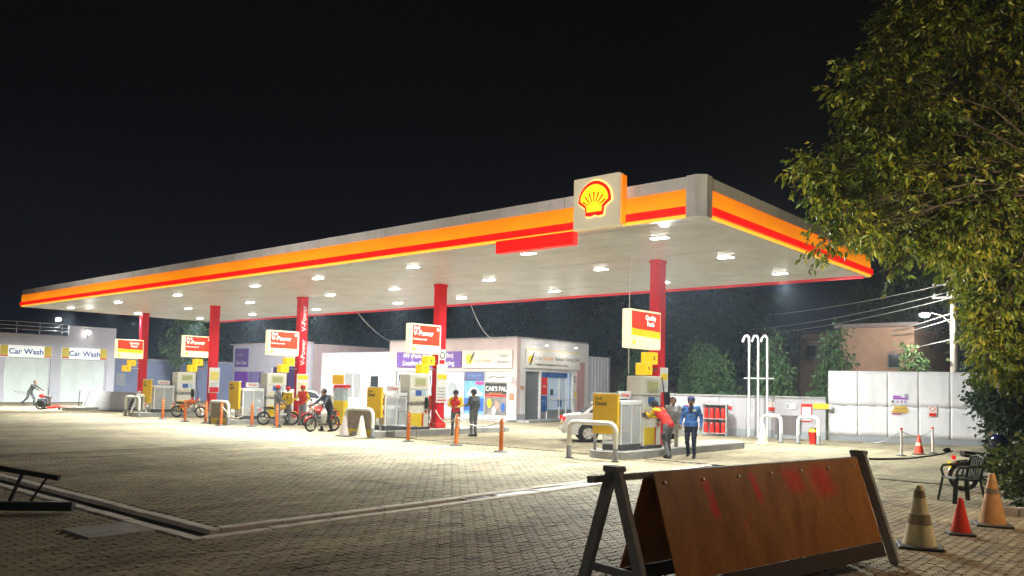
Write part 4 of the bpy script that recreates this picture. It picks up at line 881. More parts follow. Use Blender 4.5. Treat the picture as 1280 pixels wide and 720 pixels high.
house('grey_house', 'low grey house beyond the wall right of the vent pipes', -29.5, -26.0, 60, 64, 4.6, M_h3, [(1.6, 3.4, 1.0, 1.2)])

# ---- utility pole, its lamp and wires
t = thing('utility_pole', 'pale concrete utility pole behind the hoarding', 'pole', (-10.3, 48.2, 0)); b = MB(); b.box((0, 0, 4.2), (.0, .0, .0)); b = MB(); b.cyl((0, 0, -.2), (0, 0, 8.6), .24, .16, 8); b.build('shaft', M_conc, t)
for z in (7.9, 7.2):
    bx('cross_arm', M_galv, t, (-.3, 0, z), (1.5, .1, .1))
    for x in (-.95, -.3, .35): b = MB(); b.cyl((x, 0, z + .05), (x, 0, z + .22), .05, .03, 8); b.build('insulator', M_white, t)
t = thing('street_lamp', 'lit white street lamp on a bracket by the utility pole', 'street lamp', (-10.3, 48.2, 5.6)); b = MB(); b.tube([(0, 0, 0), (-.5, -.4, .6), (-1.0, -.8, .75)], .035, 8); b.build('bracket', M_galv, t)
b = MB(); b.ball((-1.2, -1.0, .72), .2, 10, sc=(1.6, 1.0, .5)); b.build('lamp_head', M_dgrey, t); b = MB(); b.ball((-1.2, -1.0, .60), .19, 12, sc=(1.4, 1.0, .7)); b.build('lamp_lens', lit('street_lens', (1.0, .95, .78), 110.0), t); lamp_light(t, 'POINT', 1100, (1, .95, .8), .15, (-1.2, -1.0, .40))
for k_, (z0, x1, y1, z1, s_) in enumerate(((7.95, -37, 66, 8.6, .7), (7.5, -37, 66, 7.4, .8), (7.15, -37, 66, 6.9, .8), (6.3, -21, 56, 5.4, .35), (6.0, -21, 56, 5.2, .35), (4.9, -21, 56, 4.4, .3))):
    cable(sag((-10.5, 48.2, z0), (x1, y1, z1), s_, 20), .022, '%s overhead wire from the utility pole to the %s' % (('topmost', 'second', 'third', 'fourth', 'fifth', 'lowest')[k_], 'long dark house' if k_ < 3 else 'trees behind the hoarding'), mat('wire', (.45, .45, .45), .6), 'overhead_wire')
t = thing('wall_lamp_post', 'thin white lamp post beside the hoarding near the helmet', 'post', (-4.74, 27.6, 0)); b = MB(); b.cyl((0, 0, 0), (0, 0, 2.65), .055, n=10); b.build('shaft', M_white, t); b = MB(); b.lathe([(.11, 0), (.11, .03), (.06, .06)], n=12); b.build('base', M_white, t); b = MB(); b.tube([(0, 0, 2.6), (.02, .0, 2.8), (-.12, -.05, 2.88)], .04, 8); b.build('neck', M_white, t)

# ---- tank vent pipes
for j in range(3):
    x, y = -14.5 + .33 * j, 31.95 + .15 * j; t = thing('vent_pipe', '%s of the three tall white tank vent pipes' % ('leftmost', 'middle', 'rightmost')[j], 'vent pipe', (x, y, 0), 0, 'tall white tank vent pipes')
    b = MB(); h = 4.18; b.tube([(0, 0, 0), (0, 0, h - .12), (-.02, -.0, h - .03), (-.08, -.02, h + .04), (-.16, -.03, h + .02), (-.22, -.04, h - .08), (-.26, -.05, h - .22)], .05, 10); b.build('pipe', M_white, t)
    b = MB(); b.cyl((0, 0, 0), (0, 0, .04), .1, n=10); b.build('flange', M_galv, t)
b = MB(); b.bar((-14.7, 31.86, 2.45), (-13.6, 32.36, 2.45), .03, .05); o = b.build('pipe_tie', M_white); tag(o, 'flat white tie bar across the three vent pipes', 'tie bar')
# ---- extinguisher rack
t = thing('extinguisher_rack', 'grey two shelf rack against the wall beside the man in the blue jacket', 'rack', (-15.78, 31.45, 0), R(14))
for sx in (-.5, .5):
    for sy in (-.16, .16): bx('upright', M_galv, t, (sx, sy, .68), (.05, .05, 1.36))
for z in (.12, .72, 1.34): bx('shelf', M_galv, t, (0, 0, z), (1.04, .36, .03))
bx('back_panel', M_grey, t, (0, .17, .7), (1.0, .02, 1.2))
for r, z in enumerate((.135, .735)):
    for j in range(4):
        t2 = thing('fire_extinguisher', '%s red fire extinguisher on the %s shelf of the rack' % (('first', 'second', 'third', 'fourth')[j], ('lower', 'upper')[r]), 'extinguisher', (0, 0, 0), R(14), 'fire extinguishers in the rack')
        u = -.36 + .24 * j; a = R(14); t2.location = (-15.78 + math.cos(a) * u + math.sin(a) * .02, 31.45 + math.sin(a) * u - math.cos(a) * .02, z)
        b = MB(); b.lathe([(.085, 0), (.09, .02), (.09, .36), (.07, .42), (.03, .45)], n=14); b.build('cylinder_body', M_redpl, t2); b = MB(); b.cyl((0, 0, .45), (0, 0, .52), .025, n=8); b.box((.03, 0, .52), (.12, .03, .03)); b.build('valve_handle', M_black, t2); b = MB(); b.tube([(0, -.03, .48), (.09, -.05, .42), (.1, -.06, .2)], .012, 6); b.build('hose', M_black, t2)
# hoops, dark board and cone in front of the wall
hoop('white hoop guard by the cone in front of the wall', (-12.62, 29.8, 0), .75, 1.0, False, M_white, 'white hoops by the perimeter wall'); hoop('white hoop guard with a red bucket under it by the wall', (-11.2, 29.75, 0), .75, 1.0, False, M_white, 'white hoops by the perimeter wall')
t = thing('dark_board', 'dark leaning board on a stand between the two white hoops', 'board', (-12.55, 31.2, 0), R(15)); M_ = Matrix.Rotation(R(-14), 4, 'X'); b = MB(); b.box((0, 0, .62), (1.0, .05, .78), M=M_); b.build('panel', mat('dark_brown', (.07, .05, .05), .6, var=.4, vs=6), t)
for sx in (-.38, .38): b = MB(); b.bar((sx, 0, .0), (sx, .12, .9), .04, .04); b.bar((sx, .42, 0), (sx, .16, .9), .04, .04); b.build('leg', M_dgrey, t)
t = thing('fire_bucket', 'red bucket under the white hoop guard by the wall', 'bucket', (-11.15, 30.1, 0)); b = MB(); b.lathe([(.12, 0), (.17, .42), (.18, .43), (.18, .45), (.16, .44)], n=16); b.build('pail', M_redpl, t); b = MB(); b.tube([(-.17, 0, .44), (-.12, 0, .58), (0, 0, .62), (.12, 0, .58), (.17, 0, .44)], .008, 6); b.build('handle', M_steel, t); b = MB(); b.lathe([(.16, .44), (.13, .58), (0, .6)], n=14); b.build('lid', M_yel2, t)
# ================================================================== PEOPLE
def hd(dx, dy): return math.atan2(-dx, dy)
def capsule(mb, p0, p1, r0, r1, n=12):
    p0, p1 = Vector(p0), Vector(p1); d = p1 - p0; L = max(d.length, 1e-4)
    prof = [(r0 * math.sin(a), -r0 * math.cos(a)) for a in [R(k) for k in (0, 25, 50, 75)]] + [(r0, 0), (r1, L)] + [(r1 * math.cos(a), L + r1 * math.sin(a)) for a in [R(k) for k in (25, 50, 75, 90)]]
    M = d.to_track_quat('Z', 'Y').to_matrix().to_4x4() if d.length > 1e-4 else Matrix.Identity(4)
    mb.lathe([(max(a, 0.0), b) for a, b in prof], p0, n, 0, M)
BASE = dict(pel=(0, 0, .94), wst=(0, 0, 1.10), che=(0, .0, 1.30), nek=(0, .0, 1.46), hed=(0, .02, 1.575),
            shl=(-.185, 0, 1.405), ell=(-.235, -.03, 1.13), wrl=(-.23, .07, .89), shr=(.185, 0, 1.405), elr=(.235, -.03, 1.13), wrr=(.23, .07, .89),
            hil=(-.095, 0, .92), knl=(-.105, .02, .50), anl=(-.11, -.01, .09), hir=(.095, 0, .92), knr=(.105, .02, .50), anr=(.11, -.01, .09))
def person(label, loc, rz, pose, top, legs, shoes=M_black, sleeve=None, head='hair', headmat=None, s=1.0, trim=None, collar=None):
    J = {k_: Vector(v) for k_, v in BASE.items()}
    for k_, v in pose.items(): J[k_] = Vector(v)
    sleeve = sleeve or top
    segs = []  # p0 p1 r0 r1 material slot   0 skin 1 top 2 sleeve 3 legs 4 shoes
    def A(a, b, r0, r1, mi): segs.append((Vector(a), Vector(b), r0, r1, mi))
    p, w_, c, n_, h = (J[q] for q in ('pel', 'wst', 'che', 'nek', 'hed'))
    lat = (J['shr'] - J['shl']).normalized(); fwd = Vector((0, 0, 1)).cross(lat).normalized() * 1.0
    hl = (J['hir'] - J['hil']).normalized()
    for sg in (-1, 1):
        A(p + hl * sg * .05, w_ + lat * sg * .055, .125, .115, 1); A(w_ + lat * sg * .055, c + lat * sg * .075, .115, .128, 1)
        A(p + hl * sg * .055, p + hl * sg * .06 - Vector((0, 0, .05)), .12, .115, 3)
    for sd, sg in (('l', -1), ('r', 1)):
        sh, el, wr = J['sh' + sd], J['el' + sd], J['wr' + sd]
        A(c + lat * sg * .07 + Vector((0, 0, .05)), sh, .085, .075, 1); A(sh, el, .066, .052, 2); A(el, wr, .052, .036, 2)
        hdv = (wr - el).normalized(); A(wr + hdv * .01, wr + hdv * .085, .034, .036, 0)
        hi, kn, an = J['hi' + sd], J['kn' + sd], J['an' + sd]
        A(hi, kn, .098, .068, 3); A(kn, an, .066, .052, 3)
        shin = (an - kn).normalized(); ft = J.get('ft' + sd, None)
        fdir = Vector((0, 1, 0)) if ft is None else Vector(ft)
        A(an + Vector((0, 0, -.035)), an + fdir * .15 + Vector((0, 0, -.05)), .048, .036, 4); A(an + Vector((0, 0, -.035)), an - fdir * .05 + Vector((0, 0, -.05)), .045, .038, 4)
    A(c + Vector((0, 0, .10)), n_, .07, .058, 1); A(n_, h - Vector((0, 0, .07)), .055, .055, 0)
    hup = (h - n_).normalized() * .5 + Vector((0, 0, .5)); hup.normalize(); hf = Vector(pose.get('face', (0, 1, 0))).normalized()
    hl2 = hup.cross(hf).normalized()
    A(h - hup * .03 + hf * .012, h + hup * .035, .078, .088, 0); A(h - hup * .03 + hf * .035, h - hup * .06 + hf * .045, .062, .045, 0); A(h + hup * .03 - hf * .02, h + hup * .05 - hf * .01, .088, .085, 0)
    A(h + hf * .085 + hup * .01, h + hf * .105 - hup * .022, .010, .015, 0)
    for sg in (-1, 1): A(h + hl2 * sg * .085 + hup * .015, h + hl2 * sg * .088 - hup * .02, .016, .012, 0)
    mb = MB()
    for q in segs: capsule(mb, *q[:4], n=12)
    me = mb.mesh('body', M_skin); tmp = bpy.data.objects.new('tmp', me); COL.objects.link(tmp)
    md = tmp.modifiers.new('r', 'REMESH'); md.mode = 'VOXEL'; md.voxel_size = .020; md.use_smooth_shade = True
    md = tmp.modifiers.new('s', 'SMOOTH'); md.factor = .5; md.iterations = 3
    dg = bpy.context.evaluated_depsgraph_get(); nm = bpy.data.meshes.new_from_object(tmp.evaluated_get(dg)); bpy.data.objects.remove(tmp)
    # cloth folds and per-garment material
    nvt = len(nm.vertices); co = np.empty(nvt * 3); nm.vertices.foreach_get('co', co); co = co.reshape(-1, 3)
    npoly = len(nm.polygons); ce = np.empty(npoly * 3); nm.polygons.foreach_get('center', ce); ce = ce.reshape(-1, 3)
    best = np.full(npoly, 1e9); mi = np.zeros(npoly, int)
    for a, b_, r0, r1, m_ in segs:
        a_, d_ = np.array(a), np.array(b_ - a); tt = np.clip(((ce - a_) @ d_) / max(d_ @ d_, 1e-8), 0, 1)
        dist = np.linalg.norm(ce - (a_ + tt[:, None] * d_), axis=1) - (r0 + (r1 - r0) * tt)
        u = dist < best; best[u] = dist[u]; mi[u] = m_
    if trim is not None: mi[(mi == 1) & (np.abs((ce - np.array(c)) @ np.array(lat)) > .10) & (ce[:, 2] > float(c.z) + .06)] = 2
    nrm = np.empty(nvt * 3); nm.vertices.foreach_get('normal', nrm); nrm = nrm.reshape(-1, 3)
    fold = .004 * (np.sin(co[:, 2] * 38 + co[:, 0] * 25) + np.sin(co[:, 2] * 61 - co[:, 1] * 30 + 1.3)) * (co[:, 2] < float(n_.z) - .02)
    co = co + nrm * fold[:, None]; nm.vertices.foreach_set('co', co.ravel())
    nm.materials.clear()
    for m_ in (M_skin, top, sleeve, legs, shoes, M_hair): nm.materials.append(m_)
    nm.polygons.foreach_set('material_index', mi.astype(np.int32)); nm.polygons.foreach_set('use_smooth', [True] * npoly); nm.update()
    t = thing('person', label, 'person', loc, rz, 'people on the forecourt'); t.scale = (s, s, s)
    # fingers and eyes join the body mesh
    ex = MB()
    for sd, sg in (('l', -1), ('r', 1)):
        el, wr = J['el' + sd], J['wr' + sd]; dv = (wr - el).normalized(); side = dv.cross(Vector((sg, 0, 0.01))).normalized(); pal = side.cross(dv).normalized()
        b0 = wr + dv * .09
        for k_, (o_, ln) in enumerate(((-.028, .062), (-.010, .075), (.010, .070), (.027, .055))):
            q0 = b0 + side * o_; q1 = q0 + dv * ln * .55 + pal * .008 * sg; q2 = q1 + dv * ln * .4 - pal * .016 * sg; ex.tube([q0 - dv * .02, q1, q2], [.0105, .0095, .007], 6)
        q0 = wr + dv * .035 + side * .03; ex.tube([q0, q0 + dv * .03 + side * .022, q0 + dv * .06 + side * .026], [.012, .011, .008], 6)
    for sg in (-1, 1): ex.ball(h + hf * .088 + hl2 * sg * .032 + hup * .015, .010, 6, mi=1)
    bm = bmesh.new(); bm.from_mesh(nm); em_ = ex.mesh('x', [M_skin, M_hair])
    for pl in em_.polygons: pl.material_index = 0 if pl.material_index == 0 else 5
    bm.from_mesh(em_); bm.to_mesh(nm); bm.free()
    o = bpy.data.objects.new('body', nm); COL.objects.link(o); o.parent = t
    T = Matrix((hl2, hf, hup)).transposed().to_4x4(); b = MB()
    if head == 'hair':
        b.ball((0, -.016, .034), .112, 14, sc=(.97, 1.04, 1.0)); hm = b.mesh('hair', headmat or M_hair)
        bm = bmesh.new(); bm.from_mesh(hm); bmesh.ops.delete(bm, geom=[v for v in bm.verts if (v.co.y > .045 and v.co.z < .075) or v.co.z < -.06], context='VERTS'); bm.to_mesh(hm); bm.free(); nmn = 'hair'
    else:
        b.lathe([(.106, .025), (.108, .07), (.098, .115), (.064, .143), (0, .15)], (0, -.008, 0), 16); b.prism([(-.075, .07), (.075, .07), (.06, .15), (0, .17), (-.06, .15)], .012, Matrix.Translation((0, 0, .038))); b.lathe([(.102, -.045), (.102, .026)], (0, -.012, 0), 16, mi=1); hm = b.mesh('cap', [headmat or M_black, M_hair]); nmn = 'cap'
        bm = bmesh.new(); bm.from_mesh(hm); bmesh.ops.delete(bm, geom=[v for v in bm.verts if v.co.z < 0 and v.co.y > .0], context='VERTS'); bm.to_mesh(hm); bm.free()
    o2 = bpy.data.objects.new(nmn, hm); COL.objects.link(o2); o2.parent = t; o2.matrix_basis = Matrix.Translation(h) @ T
    if collar is not None:
        b = MB(); b.torus(n_ + Vector((0, 0, .0)), (0, 0, 1), .066, .014, 16, 6); b.build('collar', collar, t)
    return t
def cl(n, c, v=.12): return mat(n, c, .85, var=v, vs=9, bump=.25, bs=70)
C_red, C_yel, C_grey, C_dk, C_blue, C_jean, C_wht, C_navy = cl('cloth_red', (.65, .03, .02)), cl('cloth_yellow', (.80, .55, .02)), cl('cloth_grey', (.16, .165, .18)), cl('cloth_dark', (.03, .03, .035)), cl('cloth_blue', (.05, .15, .42)), cl('cloth_jeans', (.08, .15, .28)), cl('cloth_pale', (.60, .58, .50)), cl('cloth_navy', (.015, .02, .04))
# attendant bending to the nozzle
t = person('attendant in red and yellow jacket bending to the nozzle at the nearest pump', (-11.42, 19.95, 0), hd(-1, .12), dict(pel=(0, -.02, .92), wst=(0, .10, 1.08), che=(0, .26, 1.24), nek=(0, .38, 1.36), hed=(0, .47, 1.44), face=(0, 1, -.35),
    shl=(-.18, .33, 1.32), ell=(-.17, .52, 1.14), wrl=(-.07, .70, 1.22), shr=(.18, .33, 1.32), elr=(.19, .50, 1.12), wrr=(.08, .66, 1.10), hil=(-.095, -.02, .90), knl=(-.12, .04, .49), anl=(-.13, -.12, .09), hir=(.095, -.02, .90), knr=(.12, .08, .49), anr=(.13, .05, .09)), C_red, C_grey, sleeve=C_yel, head='cap', headmat=C_dk, trim=True)
bx('waistband', C_dk, t, (0, .03, .99), (.30, .25, .05), .02, 0); bx('leg_pocket', C_dk, t, (.20, .01, .60), (.035, .13, .16), .01); bx('leg_pocket', C_dk, t, (-.20, .01, .60), (.035, .13, .16), .01)
t = person('man walking in a bright blue jacket and dark trousers past the nearest pump', (-10.98, 20.45, 0), hd(.35, -1), dict(hed=(0, .03, 1.58), knl=(-.10, .12, .50), anl=(-.10, .10, .09), knr=(.10, .04, .50), anr=(.11, -.22, .12), ell=(-.27, -.06, 1.14), wrl=(-.27, .02, .90), elr=(.26, -.04, 1.14), wrr=(.27, .10, .92)), C_blue, C_navy, head='cap', headmat=cl('cap_blue', (.06, .07, .16)), s=1.0)
bx('shirt_front', C_navy, t, (0, .104, 1.34), (.13, .05, .16), .02); bx('chest_badge', C_wht, t, (-.11, .135, 1.34), (.09, .025, .05), .004); bx('beard', M_hair, t, (0, .085, 1.515), (.09, .06, .05), .02); bx('open_hem', C_blue, t, (.13, .05, .96), (.11, .2, .16), .03); bx('open_hem', C_blue, t, (-.13, .05, .96), (.11, .2, .16), .03)
person('man in pale grey shirt half hidden behind the man in the blue jacket', (-12.15, 21.5, 0), hd(.4, -1), dict(elr=(.25, .10, 1.16), wrr=(.16, .26, 1.30)), cl('cloth_lgrey', (.45, .45, .46)), C_wht, s=.98)
# two by the fourth column
person('attendant in red and yellow uniform by the fourth column holding a slip', (-21.5, 21.75, 0), hd(.55, -1), dict(ell=(-.26, .06, 1.14), wrl=(-.14, .26, 1.08), elr=(.27, .06, 1.14), wrr=(.10, .28, 1.10), face=(.3, 1, -.3)), C_red, C_grey, sleeve=C_yel, head='cap', headmat=C_dk, trim=True)
person('man in dark grey jacket standing close to the attendant by the fourth column', (-20.8, 22.0, 0), hd(-.9, .0), dict(face=(-.3, 1, -.2), ell=(-.25, .04, 1.14), wrl=(-.18, .24, 1.12)), cl('cloth_dgrey', (.09, .10, .10)), C_grey, head='cap', headmat=C_dk, s=1.03, collar=C_yel)
person('attendant in orange red shirt between the dispenser and the fourth column', (-24.0, 22.55, 0), hd(.4, -1), dict(), cl('cloth_orange', (.75, .10, .02)), C_grey, s=1.0)
# third island group
person('man in grey jumper, jeans and red cap standing beside his motorbike', (-29.95, 19.55, 0), hd(.3, 1), dict(ell=(-.27, .02, 1.13), wrl=(-.26, .20, .96), elr=(.27, .02, 1.13), wrr=(.2, .24, 1.0), knl=(-.13, .02, .5), anl=(-.17, 0, .09)), cl('cloth_mid', (.13, .13, .14)), C_jean, head='cap', headmat=C_red, s=1.02)
person('attendant in bright red shirt and grey trousers beside the third column', (-30.2, 21.0, 0), hd(.35, -1), dict(ell=(-.30, .0, 1.16), wrl=(-.22, .12, .98), elr=(.30, .02, 1.18), wrr=(.38, .22, 1.02), hed=(0, .03, 1.58)), C_red, cl('cloth_lgrey2', (.32, .33, .34)), sleeve=C_yel, head='cap', headmat=C_red, s=1.02)
person('attendant with yellow sleeve half hidden behind the man in the red cap', (-30.65, 20.55, 0), hd(.2, -1), dict(elr=(.30, .05, 1.15)), C_yel, C_grey, sleeve=C_yel, head='cap', headmat=C_red, s=.98)
rider = person('man in dark sweater sitting astride the motorbike with the white bag', (-26.1, 19.25, 0), hd(-.05, -1), dict(pel=(0, -.12, .88), wst=(0, -.08, 1.04), che=(0, .02, 1.24), nek=(0, .10, 1.39), hed=(0, .15, 1.50), face=(.35, 1, -.1), shl=(-.185, .06, 1.33), ell=(-.30, .24, 1.10), wrl=(-.30, .42, 1.02), shr=(.185, .06, 1.33), elr=(.32, .22, 1.10), wrr=(.30, .42, 1.02),
    hil=(-.11, -.12, .85), knl=(-.26, .06, .48), anl=(-.30, -.06, .09), hir=(.11, -.12, .85), knr=(.26, .08, .48), anr=(.30, -.02, .09)), cl('cloth_char', (.035, .04, .05)), C_dk, s=1.02)
person('person in pale clothes standing behind the rider with the white bag', (-31.4, 23.6, 0), hd(.5, -1), dict(), C_wht, C_wht, head='hair', s=.98)
# man at the car wash pushing the machine
person('man in dark clothes leaning forward, pushing a machine before the car wash', (-57.6, 19.35, 0), hd(.80, .60), dict(pel=(0, -.10, .92), wst=(0, .0, 1.07), che=(0, .12, 1.25), nek=(0, .20, 1.39), hed=(0, .26, 1.50), shl=(-.18, .15, 1.34), ell=(-.2, .38, 1.16), wrl=(-.2, .62, 1.04), shr=(.18, .15, 1.34), elr=(.2, .38, 1.16), wrr=(.2, .62, 1.04), hil=(-.09, -.10, .90), knl=(-.10, .14, .52), anl=(-.10, .18, .09), hir=(.09, -.10, .90), knr=(.1, -.18, .50), anr=(.1, -.52, .20)), cl('cloth_dark2', (.045, .05, .045)), C_dk, s=1.0)

# ================================================================== MOTORBIKES
def motorbike(label, loc, rz, body, steer=0.0, spoke=True, red_tail=True):
    t = thing('motorbike', label, 'motorbike', loc, rz, 'motorbikes on the forecourt')
    WR = .29; yf, yr = .60, -.60
    for y, nm_ in ((yf, 1), (yr, 0)):
        wh = thing('wheel', None, None, (0, y, WR)); wh.parent = t
        b = MB(); b.torus((0, 0, 0), (1, 0, 0), WR - .035, .036, 28, 8); b.build('tyre', M_rubber, wh)
        b = MB(); b.torus((0, 0, 0), (1, 0, 0), WR - .075, .014, 28, 6); b.build('rim', M_chrome, wh)
        b = MB(); b.cyl((-.06, 0, 0), (.06, 0, 0), .045, n=10)
        for k_ in range(18): a = 2 * math.pi * k_ / 18; b.bar((.03 * (-1) ** k_, .04 * math.cos(a), .04 * math.sin(a)), (0, (WR - .08) * math.cos(a + .2), (WR - .08) * math.sin(a + .2)), .006, .006, side=(1, 0, 0))
        b.build('spokes', M_chrome, wh)
        b = MB(); pts = [(0, y + (WR + .03) * math.cos(R(a)), WR + (WR + .03) * math.sin(R(a))) for a in range(20 if nm_ else 30, 165, 12)]
        vs = []; fs = []
        for p_ in pts: vs += [(-.05, p_[1], p_[2] - .02), (0, p_[1], p_[2] + .012), (.05, p_[1], p_[2] - .02)]
        for q in range(len(pts) - 1): i_ = q * 3; fs += [(i_, i_ + 1, i_ + 4, i_ + 3), (i_ + 1, i_ + 2, i_ + 5, i_ + 4)]
        b.add(vs, fs, 0, True); b.build('mudguard', M_chrome if nm_ == 0 else body, t)
    fk = thing('fork', None, None); fk.parent = t
    for sx in (-.075, .075): b = MB(); b.tube([(sx, yf, WR), (sx, yf - .10, .58), (sx, yf - .20, .92)], .020, 8); b.build('fork_leg', M_chrome, fk)
    b = MB(); b.tube([(-.34, .26, .98), (-.22, .32, 1.03), (-.08, .38, .95), (.08, .38, .95), (.22, .32, 1.03), (.34, .26, .98)], .013, 8); b.build('handlebar', M_chrome, t)
    for sx in (-1, 1):
        b = MB(); b.cyl((sx * .26, .295, 1.015), (sx * .36, .25, .975), .018, n=8); b.build('grip', M_rubber, t)
        b = MB(); b.tube([(sx * .22, .32, 1.03), (sx * .28, .34, 1.18)], .006, 6); b.ball((sx * .30, .34, 1.22), .055, 10, sc=(1, .25, .8)); b.build('mirror', M_black, t)
        b = MB(); b.ball((sx * .14, .50, .86), .03, 8); b.build('indicator', M_orange, t)
    b = MB(); b.ball((0, .47, .88), .10, 14, sc=(1, .8, 1)); b.build('headlight_shell', body, t); b = MB(); b.ball((0, .515, .88), .083, 14, sc=(1, .5, 1)); b.build('headlight', M_glass if False else mat('head_lens', (.75, .76, .72), .15, spec=.8), t)
    b = MB(); b.ball((0, .12, .78), .17, 16, sc=(.72, 1.45, .68)); b.build('fuel_tank', body, t)
    b = MB(); b.prism([(-.62, .0), (-.05, -.02), (-.02, .06), (-.2, .07), (-.45, .09), (-.62, .10)], .24, Matrix.Translation((-.12, 0, .70)) @ Matrix.Rotation(R(90), 4, 'Z') @ Matrix.Rotation(R(90), 4, 'X')); o = b.build('seat', M_black, t); md = o.modifiers.new('b', 'BEVEL'); md.width = .03; md.segments = 2
    b = MB()
    for sx in (-.06, .06): b.tube([(0, .36, .90), (sx, .12, .66), (sx, -.22, .62), (sx, -.62, .70)], .016, 6); b.tube([(0, .36, .84), (sx, .18, .36), (sx, -.16, .30), (sx * 1.6, -.60, .29)], .016, 6); b.tube([(sx * 1.7, -.60, .30), (sx * 1.7, -.50, .62)], .022, 8)
    b.build('frame', M_dgrey, t)
    b = MB(); b.box((0, .03, .38), (.22, .30, .20), ch=.03); b.cyl((0, .14, .40), (0, .36, .46), .075, .07, 12)
    for q in range(5): b.cyl((0, .17 + q * .04, .412 + q * .011), (0, .185 + q * .04, .416 + q * .011), .095, n=12)
    b.build('engine', M_galv, t)
    b = MB(); b.tube([(.08, .34, .42), (.10, .36, .28), (.12, .10, .22), (.13, -.25, .24), (.14, -.80, .30)], [.02, .02, .022, .04, .042], 10); b.build('exhaust', M_chrome, t)
    for sx in (-1, 1): b = MB(); b.prism([(-.42, .46), (-.10, .48), (-.12, .66), (-.36, .68)], .02, Matrix.Translation((sx * .11 - .01, 0, 0)) @ Matrix.Rotation(R(90), 4, 'Z') @ Matrix.Rotation(R(90), 4, 'X')); b.build('side_cover', body, t)
    b = MB(); b.box((0, -.78, .66), (.12, .06, .08), ch=.015); b.build('tail_light', mat('tail_red', (.6, .01, .01), .25, emit=(1, .02, .01), es=.5), t); b = MB(); b.box((0, -.86, .52), (.20, .012, .14)); b.build('number_plate', M_yel2, t)
    b = MB(); b.tube([(-.20, -.35, .70), (-.16, -.75, .78), (.16, -.75, .78), (.20, -.35, .70)], .010, 6); b.build('carrier', M_chrome, t); b = MB(); b.tube([(-.09, .02, .28), (-.22, .02, .24)], .014, 6); b.tube([(.09, .02, .28), (.22, .02, .24)], .014, 6); b.build('foot_pegs', M_rubber, t)
    return t
B_red = mat('bike_red', (.55, .02, .015), .25, spec=.7); B_or = mat('bike_orange', (.70, .12, .02), .25, spec=.7); B_yel = mat('bike_yellow', (.65, .42, .03), .3); B_bk = mat('bike_black', (.02, .02, .022), .25)
motorbike('red motorbike with the rider in the dark sweater astride it', (-26.12, 19.1, 0), hd(.10, -1), B_red)
b = MB(); b.ball((0, 0, .0), .19, 12, sc=(.45, .8, 1.5)); b.tube([(0, -.05, .24), (0, 0, .40), (0, .05, .24)], .01, 6); o = b.build('shopping_bag', cl('bag_white', (.72, .70, .68))); o.location = (-25.78, 18.9, .62); tag(o, 'white plastic bag hanging from the handlebar of the red motorbike', 'bag')
motorbike('orange motorbike parked alone at the second island', (-38.9, 20.3, 0), hd(.757, .653), B_or); motorbike('yellow and grey motorbike beside the man in the red cap', (-30.85, 20.2, 0), hd(.55, 1), B_yel); motorbike('red motorbike standing behind the attendant in the bright red shirt', (-29.35, 21.3, 0), hd(-.1, -1), B_red)
motorbike('dark motorbike parked in the bushes with a helmet on its mirror', (-3.25, 18.6, 0), hd(.75, .45), B_bk)
# small walking machine and a bike lying down, before the car wash
t = thing('walk_behind_machine', 'red walk-behind machine with long handles before the car wash', 'machine', (-51.2, 17.85, 0), hd(.55, .6))
for sx in (-.3, .3):
    b = MB(); b.torus((sx, 0, .28), (1, 0, 0), .24, .05, 20, 8); b.cyl((sx - .03, 0, .28), (sx + .03, 0, .28), .16, n=14); b.build('wheel', M_rubber, t); b = MB(); b.tube([(sx, -.2, .5), (sx * .9, -.9, .85), (sx * .9, -1.5, 1.05)], .016, 6); b.build('handle', M_dgrey, t)
b = MB(); b.box((0, .05, .5), (.42, .6, .30), ch=.05); b.box((0, .28, .72), (.34, .3, .22), ch=.05); b.build('engine', M_dgrey, t); b = MB(); b.ball((0, -.05, .78), .16, 12, sc=(1, 1.3, .7)); b.build('tank', M_redpl, t); b = MB()
for k_ in range(5): b.bar((-.4 + .2 * k_, .55, .05), (-.4 + .2 * k_, .75, .3), .05, .02)
b.box((0, .5, .12), (1.0, .15, .12), ch=.02); b.build('tine_bar', M_redpl, t); b = MB(); b.tube([(.1, .3, .8), (.1, .35, 1.3)], .02, 6); b.build('exhaust_stack', M_black, t)
t = thing('low_trolley', 'low red trolley with an upright bar next to the grey barrier board', 'trolley', (-50.4, 19.0, 0), hd(1, .7)); bx('deck', M_redpl, t, (0, 0, .16), (.55, 1.3, .08), .02); b = MB(); b.cyl((0, .55, .2), (0, .6, 1.15), .02, n=8); b.build('upright', M_black, t)
for sx in (-.25, .25):
    for sy in (-.45, .45): b = MB(); b.cyl((sx - .03, sy, .09), (sx + .03, sy, .09), .09, n=14); b.build('wheel', M_rubber, t)

